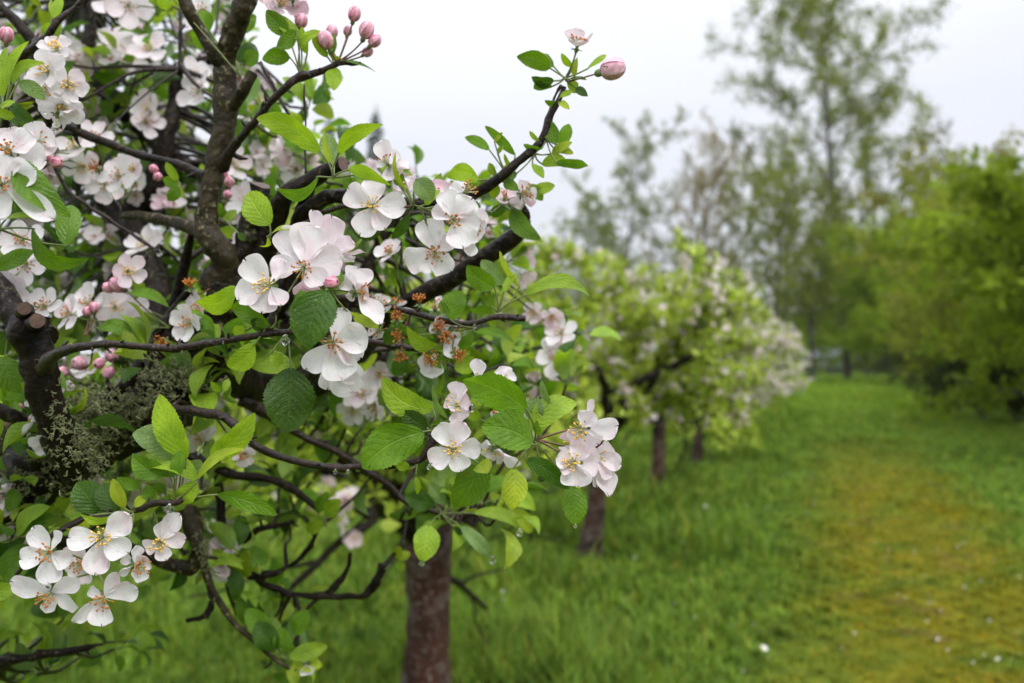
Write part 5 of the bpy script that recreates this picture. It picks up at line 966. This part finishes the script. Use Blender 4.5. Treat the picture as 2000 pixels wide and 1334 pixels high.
# ---- inner and hind parts of the crown: spur clusters of leaves and flowers, out of focus
rg = np.random.default_rng(77)
LT2 = Acc(); blade(LT2, [0, 0, 0], [1, 0, 0], .58, 'leaf', np.array([0, 0, 1.0]), nu=10, nv=4, fold=.25, bend=.3, ruf=.05)
LT3 = Acc(); blade(LT3, [0, 0, 0], [1, 0, 0], .5, 'leaf', np.array([0, 0, 1.0]), nu=10, nv=4, fold=.4, bend=.45, arc=.1, ruf=.08)
zones = [(-60, 640, 120, 1000, .95, 1.06, 6, .35), (-60, 980, 120, 1120, 1.0, 1.2, 6, .6), (280, 640, 470, 760, .98, 1.03, 4, .0), (-80, -80, 480, 330, 1.4, 2.7, 130, .42), (-80, 330, 470, 620, 1.35, 2.7, 125, .42), (-80, 600, 480, 800, 1.2, 2.5, 80, .4), (-80, 800, 260, 1010, 1.15, 1.6, 26, .5), (470, 300, 720, 480, 1.15, 1.8, 32, .4), (700, 340, 990, 520, 1.2, 1.9, 24, .25), (470, 480, 1000, 720, 1.25, 2.3, 74, .36), (480, 700, 1060, 860, 1.3, 2.3, 62, .3), (480, 120, 620, 320, 1.2, 1.7, 10, .3), (-80, 1000, 330, 1334, 1.25, 1.9, 22, .1), (330, 930, 700, 1100, 1.2, 1.7, 16, .15), (420, 1100, 680, 1334, 1.2, 1.5, 7, .04), (780, 950, 1000, 1010, 1.2, 1.4, 8, .0), (980, 620, 1130, 760, 1.25, 1.7, 10, .2), (-250, -200, -60, 1200, .9, 1.8, 40, .4), (700, 800, 900, 960, 1.3, 1.8, 12, .1), (-80, -120, 120, 300, 1.1, 1.5, 16, .6)]
FOL, BLO, TW = Acc(), Acc(), Acc(); lp, lr, ls, lc, lk = [], [], [], [], []; fp = []
for x0, y0, x1, y1, d0, d1, n, fpr in zones:
    for _ in range(n):
        x, y, d = rg.uniform(x0, x1), rg.uniform(y0, y1), rg.uniform(d0, d1); c = P(x, y, d)
        q = ALLP[np.argmin(((ALLP-c)**2).sum(1)+rg.uniform(0, .01, len(ALLP)))]; dq = c-q; L = np.linalg.norm(dq)
        side = nrm(np.cross(dq, rg.normal(size=3)))*L*.06
        tube(TW, [q, q+dq*.35+side, q+dq*.75-side*.5+[0, 0, -.01], c], [min(.005, .0022+L*.012), .0024, .0020, .0018], 5, 9, cap=False)
        ax = nrm(dq/L*.6+rg.normal(size=3)*.5+[0, 0, .5])
        nl = rg.integers(5, 9)
        for k in range(nl):
            dd = nrm(ax*.35+rg.normal(size=3)*.75+[0, 0, .1]); b0 = c+dd*rg.uniform(.006, .02); lp.append(b0); z = np.array([0, 0, 1.0])*.9+rg.normal(size=3)*.55; z -= dd*np.dot(z, dd); z = nrm(z)
            lr.append(np.stack([dd, np.cross(z, dd), z], -1)); ls.append(rg.uniform(.028, .055)); cc = np.array(LC[rg.choice(['L', 'M', 'M', 'L', 'D', 'Y'])])*rg.uniform(.8, 1.25); lc.append(cc)
            if k % 2 == 0: tube(TW, [c, b0], [.0009, .0007], 3, 2, mat=1, cap=False)
        if rg.random() < fpr:
            for k in range(rg.integers(3, 6)):
                dd = nrm(ax+rg.normal(size=3)*.7+cv(0, 0, 1)*.35); fc = c+dd*rg.uniform(.018, .032); fp.append((fc, dd, rg.uniform(.0155, .022), rg.random()**1.3)); tube(TW, [c, fc-dd*.003], [.0010, .0008], 3, 2, mat=1, cap=False)
lp, lr, ls, lc = map(np.array, (lp, lr, ls, lc)); half = np.arange(len(lp)) % 2 == 0
for tp_, mk in ((LT2, half), (LT3, ~half)): scatter(FOL, tp_.v[0], tp_.f[0], lp[mk], lr[mk], ls[mk], lc[mk], tuv=tp_.u[0])
for k, (fc, dd, s_, pk) in enumerate(fp):
    z = dd; x = nrm(np.cross(z, rg.normal(size=3))); scatter_acc(BLO, FTH[k % 4], fc[None], np.stack([x, np.cross(z, x), z], -1)[None], np.array([s_]), np.array([np.array(PW)*(1-pk*.6)+np.array(PK)*pk*.6]))
LEAFQ.sort(key=lambda q: -q[0])
for _s, _i, a, B in LEAFQ[:100]: a.build('leaf', [M_LEAF, M_STEM], T0, B)
for _s, _i, a, B in LEAFQ[100:]: FOL.merge(a)
o = FOL.build('foliage', [M_LEAF, M_STEM], T0, TB); o['kind'] = 'stuff'
o = BLO.build('blossoms', [M_PETAL, M_ANO, M_SEP], T0, TB); o['kind'] = 'stuff'
o = TW.build('twigs', [M_TWIG, M_STEM], T0, TB); o['kind'] = 'stuff'
print('hero leaves', len(LEAFQ), 'flowers', NFL[0], 'filler leaves', len(lp), 'filler flowers', len(fp))

# ------------------------------------------------------------------ damp air
a = Acc(); box(a, -420, 420, -60, 420, -1.1, 62); hz = a.build('haze', plain('x', (1, 1, 1)), smooth=False)
m = bpy.data.materials.new('damp_air'); m.use_nodes = True; nt = m.node_tree; nt.nodes.clear(); out = nt.nodes.new('ShaderNodeOutputMaterial')
v = nt.nodes.new('ShaderNodeVolumePrincipled'); v.inputs['Color'].default_value = (.93, .96, 1, 1); v.inputs['Density'].default_value = .0002; v.inputs['Anisotropy'].default_value = .2
nt.links.new(v.outputs[0], out.inputs['Volume']); hz.data.materials.clear(); hz.data.materials.append(m); hz['kind'] = 'stuff'; hz['label'] = 'damp air that pales the distant trees'
